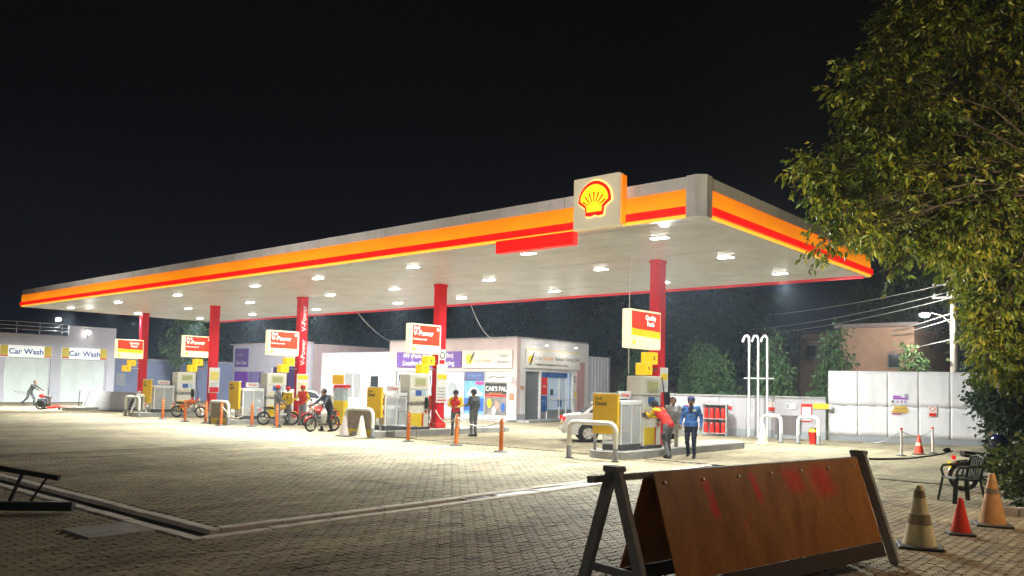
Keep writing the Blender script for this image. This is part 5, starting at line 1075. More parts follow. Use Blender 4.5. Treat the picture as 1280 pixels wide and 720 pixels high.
# ================================================================== CARS
def car(label, loc, rz, paint, grp='cars on the forecourt'):
    t = thing('car', label, 'car', loc, rz, grp); Lh, Wc = 2.15, .84
    side = [(-2.15, .42), (-2.13, .72), (-2.05, .92), (-1.45, 1.00), (-.85, 1.02), (1.0, .96), (1.75, .86), (2.08, .70), (2.15, .42), (1.95, .26), (-1.98, .26)]
    b = MB(); Mx = Matrix.Translation((-Wc, 0, 0)) @ Matrix.Rotation(R(90), 4, 'Z') @ Matrix.Rotation(R(90), 4, 'X'); b.prism(side[::-1][::-1], 2 * Wc, Mx); o = b.build('body', paint, t); md = o.modifiers.new('b', 'BEVEL'); md.width = .07; md.segments = 3; md.limit_method = 'ANGLE'; md.angle_limit = R(20)
    g0 = [(-1.50, .98), (-1.0, 1.40), (-.3, 1.46), (.35, 1.40), (1.02, .94)]
    vs = []
    for (y, z) in g0:
        wz = Wc - .05 - (z - .95) * .32; vs += [(-wz, y, z), (wz, y, z)]
    b = MB(); n_ = len(g0); fs = [(2 * i_, 2 * i_ + 1, 2 * i_ + 3, 2 * i_ + 2) for i_ in range(n_ - 1)]; fs += [tuple(2 * i_ for i_ in range(n_)), tuple(2 * i_ + 1 for i_ in range(n_ - 1, -1, -1))]; b.add(vs, fs, 0); b.build('cabin', paint, t)
    for sx in (-1, 1):
        def sw(pts, nm_): b = MB(); b.add([(sx * (Wc - .045 - (z - .95) * .32 + .006), y, z) for y, z in pts], [tuple(range(len(pts)))]); b.build(nm_, M_dglass, t)
        sw([(-1.28, 1.04), (-.96, 1.34), (-.34, 1.39), (-.36, 1.04)], 'side_window'); sw([(-.28, 1.04), (-.26, 1.39), (.30, 1.34), (.78, 1.02)], 'side_window')
        b = MB(); b.box((sx * (Wc + .06), .72, 1.02), (.14, .10, .11), ch=.03); b.build('door_mirror', paint, t); bx('door_handle', M_chrome, t, (sx * (Wc + .008), -.1, .86), (.02, .16, .03)); bx('door_handle', M_chrome, t, (sx * (Wc + .008), -.9, .87), (.02, .16, .03))
        bx('tail_light', mat('tail_red', (.6, .01, .01), .25, emit=(1, .02, .01), es=.5), t, (sx * (Wc - .14), -2.12, .80), (.26, .12, .16), .03); bx('headlight', mat('head_lens', (.75, .76, .72), .15, spec=.8), t, (sx * (Wc - .18), 2.02, .70), (.3, .16, .13), .03)
        for y in (-1.28, 1.30):
            wh = thing('wheel', None, None, (sx * (Wc - .055), y, .31)); wh.parent = t
            b = MB(); b.torus((0, 0, 0), (1, 0, 0), .235, .085, 24, 8); b.build('tyre', M_rubber, wh)
            b = MB(); b.cyl((-.07, 0, 0), (.07, 0, 0), .20, n=20); b.build('rim', M_galv, wh); b = MB()
            for k_ in range(5): a = 2 * math.pi * k_ / 5; b.bar((sx * .075, 0, 0), (sx * .085, .19 * math.cos(a), .19 * math.sin(a)), .07, .02, side=(1, 0, 0))
            b.cyl((sx * .07, 0, 0), (sx * .095, 0, 0), .05, n=10); b.build('hub_cap', M_white, wh)
            b = MB(); b.cyl((sx * (Wc - .05), 0, .0), (sx * (Wc + .006), 0, .0), .36, n=24); b.build('wheel_arch', M_black, t, loc=(0, y, .33))
    b = MB(); b.add([(-.66, -1.46, 1.02), (.66, -1.46, 1.02), (.60, -1.05, 1.36), (-.60, -1.05, 1.36)], [(0, 1, 2, 3)]); b.build('rear_window', M_dglass, t, loc=(0, -.012, .012)); b = MB(); b.add([(-.68, .98, .98), (.68, .98, .98), (.60, .42, 1.37), (-.60, .42, 1.37)], [(3, 2, 1, 0)]); b.build('windscreen', M_dglass, t, loc=(0, .012, .012))
    bx('number_plate', M_yel2, t, (0, -2.165, .62), (.48, .02, .13)); bx('rear_bumper', paint, t, (0, -2.12, .42), (1.62, .16, .22), .05); bx('front_bumper', paint, t, (0, 2.12, .42), (1.62, .16, .22), .05); bx('grille', M_black, t, (0, 2.16, .58), (.8, .03, .14))
    return t
P_w = mat('car_white', (.74, .74, .72), .22, var=.03, spec=.6); P_r = mat('car_red', (.45, .03, .03), .25, spec=.6)
car('white saloon car waiting between the fourth and fifth columns', (-16.07, 24.75, 0), hd(.75, .66), P_w); car('white car behind the second red column', (-38.3, 26.0, 0), hd(.2, -1), P_w); car('dull red car at the left edge before the open wash bay', (-62.5, 16.55, 0), hd(.2, 1), P_r)
# ================================================================== BARRIERS, CONES, CHAIR
def barrier(name, label, A1, A2, h, spread, m_leg, m_panel, m_low, p0=.42, p1=.16, over=.45, rails=True, n_pan=1, low=.22, marks=False):
    A1, A2 = Vector(A1), Vector(A2); d = (A2 - A1); L = d.length; t = thing(name, label, 'barrier', (A1.x, A1.y, 0), math.atan2(d.y, d.x))
    for u in (0, L):
        fr_ = thing('trestle', None, None, (u, 0, 0)); fr_.parent = t
        for sg in (-1, 1):
            b = MB(); b.bar((0, sg * .03, h + .02), (.0, sg * spread, .0), .10, .055, side=(1, 0, 0)); b.build('leg', m_leg, fr_)
        b = MB(); b.bar((.0, -spread * .70, h * .30), (.0, spread * .70, h * .30), .03, .07); b.build('cross_brace', m_leg, fr_)
        b = MB(); b.box((0, 0, h + .045), (.13, .17, .05), ch=.01); b.build('head_block', m_leg, fr_)
    b = MB(); b.bar((-over, 0, h - .03), (L + .12, 0, h - .03), .05, .055); b.build('top_rail', m_leg, t)
    for sg in (-1, 1):
        for q in range(n_pan):
            x0 = p0 + (L - p0 - p1) * q / n_pan; x1 = p0 + (L - p0 - p1) * (q + 1) / n_pan - (.012 if n_pan > 1 else 0)
            def sheet(za, zb, nm_, m_, off):
                def P(x, z): f_ = (h - z) / h; return Vector((x, sg * (.035 + (spread - .05) * f_), z))
                a_, b_, c_, d_ = P(x0, zb), P(x1, zb), P(x1, za), P(x0, za); nv_ = (b_ - a_).cross(d_ - a_).normalized() * (-1 if sg > 0 else 1)
                nv_ = Vector((0, sg, .35)).normalized(); o_ = nv_ * off; th_ = nv_ * .014
                mb_ = MB(); mb_.add([a_ + o_, b_ + o_, c_ + o_, d_ + o_, a_ + o_ + th_, b_ + o_ + th_, c_ + o_ + th_, d_ + o_ + th_], [(4, 5, 6, 7), (3, 2, 1, 0), (0, 1, 5, 4), (1, 2, 6, 5), (2, 3, 7, 6), (3, 0, 4, 7)]); return mb_.build(nm_, m_, t)
            sheet(h * low, h - .01, 'panel', m_panel, 0); sheet(.10 if low > .15 else .05, h * low - .004, 'lower_panel', m_low, .0)
    if rails:
        for q in range(7):
            x = p0 + .12 + (L - p0 - p1 - .24) * q / 6; b = MB(); z = h - .10; y = -(.035 + (spread - .05) * .10 / h); nv_ = Vector((0, -1, .35)).normalized(); b.cyl(Vector((x, y, z)) + nv_ * .012, Vector((x, y, z)) + nv_ * .024, .014, n=10); b.build('bolt_head', M_galv, t)
    if rails: b = MB(); b.bar((0, -spread * .62, h * .22), (L, -spread * .62, h * .22), .03, .04); b.build('lower_rail', m_leg, t)
    return t, L
# worn varnished steel of the near barrier: brown, with red reflections painted on
def barrier_material():
    m = bpy.data.materials.new('worn_brown_sheet'); m.use_nodes = True; T = m.node_tree; N = T.nodes; L = T.links; b = N['Principled BSDF']
    tc = N.new('ShaderNodeTexCoord'); g = tc.outputs['Object']
    mp = N.new('ShaderNodeMapping'); mp.inputs['Scale'].default_value = (1.2, 1.2, .35); L.new(g, mp.inputs[0])
    n1 = N.new('ShaderNodeTexNoise'); n1.inputs['Scale'].default_value = 3.5; n1.inputs['Detail'].default_value = 9; n1.inputs['Roughness'].default_value = .65; L.new(mp.outputs[0], n1.inputs['Vector'])
    rp = N.new('ShaderNodeValToRGB'); L.new(n1.outputs['Fac'], rp.inputs['Fac']); e = rp.color_ramp.elements; e[0].position = .3; e[0].color = (.34, .12, .022, 1); e[1].position = .72; e[1].color = (.62, .24, .03, 1)
    # red reflections put into the colour: strips along the board, broken by noise
    s = N.new('ShaderNodeSeparateXYZ'); L.new(g, s.inputs[0])
    def mt(op, a, c=None, c2=None):
        n = N.new('ShaderNodeMath'); n.operation = op; n.use_clamp = op == 'MULTIPLY'
        for i, q in enumerate((a, c, c2)):
            if q is None: continue
            if isinstance(q, (int, float)): n.inputs[i].default_value = q
            else: L.new(q, n.inputs[i])
        return n.outputs[0]
    n2 = N.new('ShaderNodeTexNoise'); n2.inputs['Scale'].default_value = 9; n2.inputs['Detail'].default_value = 6; L.new(mp.outputs[0], n2.inputs['Vector'])
    n3 = N.new('ShaderNodeTexNoise'); n3.inputs['Scale'].default_value = 2.0; n3.inputs['Detail'].default_value = 4; L.new(mp.outputs[0], n3.inputs['Vector'])
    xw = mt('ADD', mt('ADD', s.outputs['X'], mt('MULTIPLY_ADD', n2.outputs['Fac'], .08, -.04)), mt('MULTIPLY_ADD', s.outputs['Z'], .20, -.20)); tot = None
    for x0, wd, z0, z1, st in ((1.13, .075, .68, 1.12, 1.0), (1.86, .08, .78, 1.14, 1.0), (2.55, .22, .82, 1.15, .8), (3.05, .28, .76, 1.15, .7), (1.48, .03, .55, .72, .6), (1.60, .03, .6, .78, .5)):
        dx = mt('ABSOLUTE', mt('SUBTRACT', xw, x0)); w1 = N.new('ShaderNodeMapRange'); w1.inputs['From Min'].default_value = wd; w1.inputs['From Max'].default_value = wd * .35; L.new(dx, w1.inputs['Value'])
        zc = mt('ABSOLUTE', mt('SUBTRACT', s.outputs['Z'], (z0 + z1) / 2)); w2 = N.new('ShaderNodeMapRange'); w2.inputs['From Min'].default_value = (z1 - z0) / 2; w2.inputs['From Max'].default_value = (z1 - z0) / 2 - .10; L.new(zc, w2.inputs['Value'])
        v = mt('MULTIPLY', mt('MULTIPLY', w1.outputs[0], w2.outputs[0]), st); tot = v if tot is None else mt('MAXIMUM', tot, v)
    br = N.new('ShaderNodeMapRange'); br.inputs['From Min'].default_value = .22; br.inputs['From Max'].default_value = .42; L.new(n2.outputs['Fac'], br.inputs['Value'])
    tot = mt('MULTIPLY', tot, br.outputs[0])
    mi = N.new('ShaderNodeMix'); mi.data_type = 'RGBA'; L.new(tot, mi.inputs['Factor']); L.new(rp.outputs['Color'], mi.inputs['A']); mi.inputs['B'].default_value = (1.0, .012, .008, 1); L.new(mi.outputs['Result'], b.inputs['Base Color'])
    m9 = N.new('ShaderNodeMapping'); m9.inputs['Scale'].default_value = (60, 60, 2.5); m9.inputs['Rotation'].default_value = (0, .12, 0); L.new(g, m9.inputs[0]); n9 = N.new('ShaderNodeTexNoise'); n9.inputs['Scale'].default_value = 1.0; n9.inputs['Detail'].default_value = 7; L.new(m9.outputs[0], n9.inputs['Vector'])
    r9 = N.new('ShaderNodeMapRange'); r9.inputs['From Min'].default_value = .3; r9.inputs['From Max'].default_value = .7; r9.inputs['To Min'].default_value = .84; r9.inputs['To Max'].default_value = 1.14; L.new(n9.outputs['Fac'], r9.inputs['Value'])
    n8 = N.new('ShaderNodeTexNoise'); n8.inputs['Scale'].default_value = 26; n8.inputs['Detail'].default_value = 8; L.new(g, n8.inputs['Vector']); r8 = N.new('ShaderNodeMapRange'); r8.inputs['From Min'].default_value = .62; r8.inputs['From Max'].default_value = .74; r8.inputs['To Min'].default_value = 1.0; r8.inputs['To Max'].default_value = .75; L.new(n8.outputs['Fac'], r8.inputs['Value'])
    mm = N.new('ShaderNodeMix'); mm.data_type = 'RGBA'; mm.blend_type = 'MULTIPLY'; mm.inputs['Factor'].default_value = 1; L.new(mi.outputs['Result'], mm.inputs['A']); L.new(mt('MULTIPLY_ADD', r9.outputs[0], r8.outputs[0], 0.0), mm.inputs['B']); L.new(mm.outputs['Result'], b.inputs['Base Color'])
    r = N.new('ShaderNodeMapRange'); r.inputs['To Min'].default_value = .28; r.inputs['To Max'].default_value = .55; L.new(n1.outputs['Fac'], r.inputs['Value']); L.new(r.outputs[0], b.inputs['Roughness'])
    bp = N.new('ShaderNodeBump'); bp.inputs['Strength'].default_value = .25; bp.inputs['Distance'].default_value = .02; L.new(n3.outputs['Fac'], bp.inputs['Height']); L.new(bp.outputs[0], b.inputs['Normal'])
    return m
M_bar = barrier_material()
M_leg = mat('weathered_timber', (.38, .37, .36), .75, var=.3, vs=6, bump=.4, bs=30); M_barlow = mat('dark_lower_sheet', (.035, .018, .012), .6, var=.3, vs=4)
barrier('trestle_barrier', 'brown sheet trestle barrier with painted red reflections in front of the forecourt', (-3.87, 5.86, 0), (-3.12, 9.86, 0), 1.17, .43, M_leg, M_bar, M_barlow, .44, .14, .30)
M_gp = mat('grey_sheet', (.42, .40, .41), .55, var=.15, vs=2, dirt=(.25, .23, .23))
barrier('trestle_barrier', 'long grey panelled trestle barrier in front of the second car wash bay', (-50.1, 20.0, 0), (-46.2, 21.1, 0), 1.12, .5, M_white, M_gp, mat('grey_low', (.30, .28, .29), .6), .1, .35, .1, n_pan=4, low=.15)
# dark railing section lying at the left
t = thing('metal_railing', 'dark metal railing section leaning on a beam at the left edge', 'railing', (-12.1, 4.45, 0), 0)
P0, P1 = Vector((-.36, .16, .46)), Vector((-1.35, -.75, .66)); Q0, Q1 = Vector((-.10, .05, .10)), Vector((-1.5, -.45, .10))
b = MB(); b.bar(P0, P1 + (P1 - P0) * .8, .07, .07); b.build('top_rail', M_black, t); b = MB(); b.bar(Q0 + Vector((.15, .16, 0)), Q0 + Vector((-.55, -.55, 0)), .12, .12); b.build('foot_beam', M_black, t); b = MB(); b.bar(Q0 + Vector((-.42, -.42, 0.0)), Q0 + Vector((-1.8, -.9, 0)), .10, .10); b.build('foot_beam', M_black, t)
for k_ in range(4):
    f_ = .12 + .26 * k_; b = MB(); b.bar(P0.lerp(P1, f_), Q0.lerp(Q1, f_ + .2) + Vector((0, -.05, 0)), .045, .03); b.build('baluster', M_black, t)
def cone(label, loc, h, r, m_body, m_band=None, lean=0, base=M_dgrey, sq=True, bands=((.52, .70),), grp='traffic cones'):
    t = thing('traffic_cone', label, 'traffic cone', loc, R(20), grp); t.rotation_euler = (lean, lean * .5, R(20)); rt = r * .22
    b = MB()
    if sq: b.box((0, 0, .018), (r * 2.55, r * 2.55, .036), ch=.01)
    else: b.lathe([(r * 1.25, 0), (r * 1.25, .03), (r, .04)], n=18)
    b.build('base', base, t)
    b = MB(); b.lathe([(r, .034), (r * .95, .06), (rt, h - .01), (rt * .8, h), (rt * .55, h)], n=24); b.build('body', m_body, t)
    for z0, z1 in (bands if m_band else ()):
        f0, f1 = (r * .95 + (rt - r * .95) * ((z * h - .06) / (h - .07)) + .0025 for z in (z0, z1)); b = MB(); b.lathe([(f0, z0 * h), (f1, z1 * h)], n=24); b.build('band', m_band, t)
    return t
M_coney = mat('faded_yellow_cone', (.86, .76, .46), .6, var=.18, vs=6, dirt=(.55, .38, .18), ds=5); M_coneband = mat('dirty_band', (.34, .25, .15), .7, var=.35, vs=8); M_coneo = mat('faded_orange_cone', (.66, .34, .12), .6, var=.3, vs=5, dirt=(.42, .24, .10), ds=4)
cone('tall faded yellow cone with brown bands beside the near barrier', (-2.78, 11.1, 0), .77, .20, M_coney, M_coneband, bands=((.38, .54), (.80, .92)))
cone('small bright red cone in front of the plastic chair', (-2.62, 12.55, 0), .50, .13, M_orange2)
cone('tall faded orange cone right beside the bushes', (-2.46, 13.78, 0), .76, .19, M_coneo, M_coneband, bands=((.62, .72),))
cone('small orange cone between the two stanchions by the hoarding', (-7.07, 28.25, 0), .62, .15, M_orange2, M_coney, bands=((.45, .6),)); cone('pale cone beside the white hoop guard at the wall', (-12.35, 28.4, 0), .74, .19, mat('pale_cone', (.68, .62, .42), .6, var=.2, vs=6), base=mat('pale_cone', (.68, .62, .42), .6))
cone('pale cone leaning inside the poster covered hoop by the tinting shop', (-22.55, 18.15, 0), .76, .19, mat('cream_cone', (.70, .63, .48), .6, var=.15), lean=0, base=mat('cream_cone', (.70, .63, .48), .6))
cone('dull pinkish cone at the foot of the poster covered hoop by the tinting shop', (-23.45, 18.1, 0), .72, .18, mat('pinkish_cone', (.55, .45, .42), .6, var=.2), base=M_dgrey)
# stanchions with chain
for (x, y), lb in (((-7.26, 26.99), 'white chain stanchion nearer the pumps by the hoarding'), ((-6.87, 29.06), 'white chain stanchion nearer the tree by the hoarding')):
    t = thing('stanchion', lb, 'stanchion', (x, y, 0), 0, 'white stanchions by the hoarding'); b = MB(); b.lathe([(.16, 0), (.16, .02), (.05, .05)], n=14); b.build('base', M_dgrey, t); b = MB(); b.cyl((0, 0, .03), (0, 0, .82), .033, n=10); b.build('post', mat('pinkish_white', (.66, .56, .52), .5), t); b = MB(); b.ball((0, 0, .83), .045, 8); b.build('knob', M_redpl, t)
cable(sag((-7.26, 26.99, .78), (-6.87, 29.06, .78), .2), .012, 'thin chain hanging between the two white stanchions', M_grey, 'chain'); cable(sag((-7.26, 26.99, .78), (-8.9, 28.6, .25), .15), .012, 'thin chain drooping from the stanchion nearer the pumps', M_grey, 'chain')
cable(sag((-3.02, 9.95, 1.14), (-3.9, 18.2, .80), .05, 20), .014, 'dark rope stretched from the near barrier to the parked motorbike', M_black, 'rope'); b = MB(); b.ball((0, 0, 0), .1, 10, sc=(.6, 2.0, .45)); o = b.build('rope_knot', M_black); o.location = (-3.82, 17.2, .86); tag(o, 'dark knotted bundle on the rope by the motorbike', 'knot')
# monobloc chair
t = thing('plastic_chair', 'dark green plastic armchair beside the bushes', 'chair', (-3.40, 16.35, 0), R(130)); M_ch = mat('dark_green_plastic', (.018, .030, .024), .4, var=.1); ch = thing
S_ = .24
seat = MB(); vs = []; fs = []
for i_ in range(9):
    for j_ in range(9):
        u, v_ = -1 + i_ / 4, -1 + j_ / 4; vs.append((u * .235, v_ * .225, .43 - .02 * (1 - u * u) * (1 - v_ * v_) + .01 * v_))
for i_ in range(8):
    for j_ in range(8): q = i_ * 9 + j_; fs.append((q, q + 9, q + 10, q + 1))
seat.add(vs, fs, 0, True); o = seat.build('seat', M_ch, t); md = o.modifiers.new('s', 'SOLIDIFY'); md.thickness = .03
for sx in (-1, 1):
    for sy in (-1, 1):
        b = MB(); top_ = Vector((sx * .225, sy * .21, .64 if sy > 0 else .42)); b.bar((sx * .285, sy * .27, 0), (sx * .225, sy * .21, .43), .075, .022, side=(sx, sy, 0)); b.build('leg', M_ch, t)
    b = MB(); b.tube([(sx * .235, .19, .42), (sx * .27, .22, .56), (sx * .28, .18, .63), (sx * .28, 0, .645), (sx * .27, -.2, .66), (sx * .23, -.25, .70)], .024, 8); b.build('armrest', M_ch, t)
bk = thing('backrest', None, None); bk.parent = t; b = MB(); b.tube([(-.22, -.21, .43), (-.235, -.26, .66), (-.20, -.30, .80), (0, -.315, .84), (.20, -.30, .80), (.235, -.26, .66), (.22, -.21, .43)], .024, 8); b.build('back_frame', M_ch, bk)
for k_ in range(5): x = -.14 + .07 * k_; b = MB(); b.bar((x, -.21, .43), (x, -.305, .82), .035, .012, side=(0, 1, 0)); b.build('back_slat', M_ch, bk)
# totem with yellow foot near the third column
t = thing('service_totem', 'yellow service totem with red header behind the rider', 'totem', (-29.85, 22.8, 0), R(20)); bx('cabinet', M_yel2, t, (0, 0, .55), (.52, .42, 1.10), .02); bx('leaflet_panel', mat('leaflet', (.45, .55, .60), .5, var=.5, vs=9), t, (0, -.02, 1.38), (.50, .36, .56), .01); bx('red_header', M_redpl, t, (.04, -.02, 1.74), (.66, .40, .14), .01); bx('yellow_sign', M_yel, t, (-.2, .02, 2.05), (.60, .06, .44), .01); bx('foot', M_red, t, (0, 0, .02), (.6, .5, .04))
t = thing('bench_frame', 'thin grey wire stand beside the oil cabinet at the fourth island', 'stand', (-21.75, 19.3, 0), R(10)); b = MB()
for sx in (-.5, .5): b.tube([(sx, -.2, 0), (sx, -.2, .4), (sx, .2, .4), (sx, .2, 0)], .012, 6)
b.tube([(-.5, -.2, .4), (.5, -.2, .4)], .012, 6); b.tube([(-.5, .2, .4), (.5, .2, .4)], .012, 6); b.build('frame', M_dgrey, t); bx('seat_board', M_grey, t, (0, 0, .42), (1.05, .42, .03)); b = MB(); b.tube([(-.2, 0, .42), (-.15, 0, .9), (.15, 0, .95), (.2, 0, .42)], .012, 6); b.build('hoop_back', M_dgrey, t)
hoop('pale hoop guard in front of the first red column', (-41.4, 19.0, 0), .8, 1.05, True)

# ================================================================== PLANTS
def leaf_material(name, c0, c1, c2, tr=.35, rg=.42):
    m = bpy.data.materials.new(name); m.use_nodes = True; T = m.node_tree; N = T.nodes; L = T.links; b = N['Principled BSDF']; b.inputs['Roughness'].default_value = rg
    g = N.new('ShaderNodeNewGeometry'); n = N.new('ShaderNodeTexNoise'); n.inputs['Scale'].default_value = 1.3; n.inputs['Detail'].default_value = 5; L.new(g.outputs['Position'], n.inputs['Vector'])
    ri = N.new('ShaderNodeMath'); ri.operation = 'MULTIPLY_ADD'; L.new(g.outputs['Random Per Island'], ri.inputs[0]); ri.inputs[1].default_value = .55; ri.inputs[2].default_value = -.27
    ad = N.new('ShaderNodeMath'); ad.operation = 'ADD'; L.new(n.outputs['Fac'], ad.inputs[0]); L.new(ri.outputs[0], ad.inputs[1])
    rp = N.new('ShaderNodeValToRGB'); L.new(ad.outputs[0], rp.inputs['Fac']); e = rp.color_ramp.elements; e[0].position = .25; e[0].color = (*c0, 1); e[1].position = .8; e[1].color = (*c2, 1); q = e.new(.52); q.color = (*c1, 1)
    L.new(rp.outputs['Color'], b.inputs['Base Color']); tl = N.new('ShaderNodeBsdfTranslucent'); L.new(rp.outputs['Color'], tl.inputs['Color'])
    mx_ = N.new('ShaderNodeMixShader'); mx_.inputs[0].default_value = tr; L.new(b.outputs[0], mx_.inputs[1]); L.new(tl.outputs[0], mx_.inputs[2]); L.new(mx_.outputs[0], N['Material Output'].inputs['Surface']); return m
M_leaf = leaf_material('leaf_street_tree', (.025, .050, .008), (.085, .125, .014), (.24, .22, .025)); M_leafd = leaf_material('leaf_dark', (.006, .015, .006), (.015, .034, .011), (.032, .055, .018), .2, .9); M_leafb = leaf_material('leaf_back', (.03, .08, .025), (.065, .15, .045), (.12, .22, .07), .25, .7)
M_bark = mat('bark', (.045, .034, .025), .9, var=.3, vs=8, bump=.6, bs=20)
def leaf_mesh(name, centers, dirs, ln, wd, m, seed=0):
    """one bent leaf (two triangles with a fold) at each centre, pointing along dirs"""
    r = np.random.default_rng(seed); n = len(centers); d = dirs / np.linalg.norm(dirs, axis=1)[:, None]; rv = r.normal(size=(n, 3)); s_ = np.cross(d, rv); s_ /= np.linalg.norm(s_, axis=1)[:, None]; u = np.cross(s_, d)
    L_ = (ln * r.uniform(.65, 1.25, n))[:, None]; W_ = L_ * wd
    V = np.stack([centers, centers + d * L_ * .45 + s_ * W_ + u * W_ * .35, centers + d * L_ - u * L_ * .10, centers + d * L_ * .45 - s_ * W_ + u * W_ * .35], 1).reshape(-1, 3)
    me = bpy.data.meshes.new(name); me.vertices.add(4 * n); me.vertices.foreach_set('co', V.ravel()); F = np.arange(4 * n).reshape(-1, 4); T = np.concatenate([F[:, [0, 1, 2]], F[:, [0, 2, 3]]], 1).reshape(-1, 3)
    me.loops.add(6 * n); me.loops.foreach_set('vertex_index', T.ravel().astype(np.int32)); me.polygons.add(2 * n); me.polygons.foreach_set('loop_start', np.arange(0, 6 * n, 3, dtype=np.int32)); me.polygons.foreach_set('loop_total', np.full(2 * n, 3, np.int32)); me.update(); me.validate(); me.materials.append(m); return me
def sprays(lobes, per, leaves, ln, seed, droop=.6, fill=.35):
    r = np.random.default_rng(seed); C_, D_ = [], []
    for (x, y, z, rad) in lobes:
        n = int(per * rad ** 2); v = r.normal(size=(n, 3)); v /= np.linalg.norm(v, axis=1)[:, None]; rr = rad * (fill + (1 - fill) * r.uniform(0, 1, n) ** .55) * r.uniform(.8, 1.12, n)
        P = np.array([x, y, z]) + v * rr[:, None] * np.array([1, 1, .85]); tw = v + r.normal(size=(n, 3)) * .5 + np.array([0, 0, -droop * .5]); tw /= np.linalg.norm(tw, axis=1)[:, None]
        for k_ in range(leaves):
            f_ = k_ / leaves; c = P + tw * (ln * 2.6 * f_) + r.normal(size=(n, 3)) * ln * .12; d = tw * .6 + r.normal(size=(n, 3)) * .55 + np.array([0, 0, -droop]); C_.append(c); D_.append(d)
    return np.concatenate(C_), np.concatenate(D_)
def tree(name, label, base, lobes, trunk_r, leafm, ln, per, leaves, seed, cat='tree', group=None, droop=.6, wd=.22, limbs=True, top=None, fk=.45, lr=.26):
    t = thing(name, label, cat, base, 0, group); bz = Vector(base); lo = [(l[0] - bz.x, l[1] - bz.y, l[2] - bz.z, l[3]) for l in lobes]
    cz = sum(Vector(l[:3]) * l[3] for l in lo if True) if False else None
    sw = sum(l[3] for l in lo); cc = Vector((0, 0, 0))
    for l in lo: cc += Vector(l[:3]) * (l[3] / sw)
    rr = random.Random(seed); fork = Vector((cc.x * .35, cc.y * .35, cc.z * fk)); b = MB()
    b.tube([(0, 0, -.1), (rr.uniform(-.05, .05), rr.uniform(-.05, .05), fork.z * .5), fork, fork.lerp(cc, .6)], [trunk_r * 1.25, trunk_r, trunk_r * .8, trunk_r * .4], 10); b.build('trunk', M_bark, t)
    if limbs:
        for l in lo:
            e_ = Vector(l[:3]); m_ = fork.lerp(e_, .5) + Vector((rr.uniform(-.3, .3), rr.uniform(-.3, .3), .25)); b = MB(); r0 = trunk_r * lr; b.tube([fork, m_, e_], [r0, r0 * .6, r0 * .18], 7)
            for k_ in range(5): q = e_ + Vector((rr.gauss(0, 1), rr.gauss(0, 1), rr.gauss(0, .8))).normalized() * l[3] * .8; b.tube([m_.lerp(e_, .3 + .13 * k_), (m_ + q) / 2 + Vector((0, 0, .1)), q], [r0 * .3, r0 * .2, .006], 5)
            b.build('limb', M_bark, t)
    c_, d_ = sprays(lo, per, leaves, ln, seed, droop); o = bpy.data.objects.new('crown', leaf_mesh('crown', c_, d_, ln, wd, leafm, seed)); COL.objects.link(o); o.parent = t; return t
def at(px, py, dep): v = (fw + cxv * ((px - 640) / FPX) - cyv * ((py - 428) / FPX)); v = v * (dep / v.dot(Fh)); return (v.x, v.y, CAM_H + v.z)
LB = []
for px, py, rpx, dep in ((1215, 60, 120, 15.5), (1150, 45, 58, 15), (1110, 95, 46, 14.6), (1062, 112, 24, 14.4), (1085, 150, 34, 14.4), (1130, 165, 60, 14.6), (1075, 205, 50, 14.2), (1012, 214, 22, 14), (1035, 232, 24, 14), (1045, 268, 27, 13.9), (1110, 235, 55, 14.2), (1080, 285, 26, 13.8), (1190, 230, 85, 14.6), (1028, 312, 14, 13.8), (1120, 296, 26, 13.9), (1112, 340, 8, 13.9), (1165, 285, 36, 14.2), (1250, 200, 100, 15),
                          (1260, 330, 70, 14.5), (1235, 345, 28, 14), (1242, 395, 34, 14), (1275, 420, 56, 14.3), (1340, 120, 130, 15.2), (1345, 300, 120, 15), (1330, 440, 60, 14.5), (1420, 210, 140, 15), (1250, 452, 28, 13.9), (1232, 415, 14, 13.8), (1228, 385, 12, 13.9), (1265, 375, 40, 13.7), (1280, 455, 34, 13.7), (1210, 300, 45, 13.7), (1240, 260, 50, 13.9)):
    LB.append((*at(px, py, dep), rpx * dep / FPX))
tree('street_tree', 'large leafy tree overhanging the canopy corner at the right', (-.7, 16.4, 0), LB, .26, M_leaf, .135, 430, 10, 3, droop=.8, wd=.18, fk=.95, lr=.10)
# shrubs and hedge at the right edge
def shrub(label, x, y, w_, h, seed, ln=.11, m=None, per=420, name='shrub', grp='bushes at the right edge'):
    r_ = random.Random(seed); lobes = [(x + r_.uniform(-.5, .5) * w_, y + r_.uniform(-.5, .5) * w_, h * r_.uniform(.25, .75), w_ * r_.uniform(.30, .42)) for _ in range(7)]
    return tree(name, label, (x, y, 0), lobes, .05, m or M_leafd, ln, per, 6, seed, 'bush', grp, droop=.15, wd=.3)
M_leafs = leaf_material('leaf_shrub', (.02, .045, .012), (.06, .10, .022), (.14, .17, .05), .25)
shrub('leafy bush beside the orange cone', -2.15, 16.3, 1.1, 1.0, 21, m=M_leafs); shrub('taller bush behind the plastic chair at the edge', -1.75, 17.6, 1.3, 1.5, 22, m=M_leafs); shrub('low bush over the parked dark motorbike', -2.45, 18.9, .7, .95, 23, m=M_leafs, ln=.09); shrub('dark shrub behind the helmet and post', -2.4, 21.5, 1.8, 2.6, 24, .14); shrub('dark tall shrub at the far right past the hoarding end', -3.6, 27.5, 2.2, 3.4, 25, .16, per=260); shrub('dark shrub filling the gap between the post and the hoarding', -5.3, 33.0, 1.8, 2.8, 26, .16, per=260); shrub('dark overgrown bush behind the near bushes', -1.2, 24.0, 2.4, 3.2, 27, .16, per=240)
t = thing('planter_kerb', 'low concrete kerb round the bushes', 'kerb', (-2.0, 15.35, 0), R(24)); [bx('kerb_stone', M_conc, t, (-.6 + .42 * q, 0, .06), (.40, .12, .16), .012) for q in range(6)]
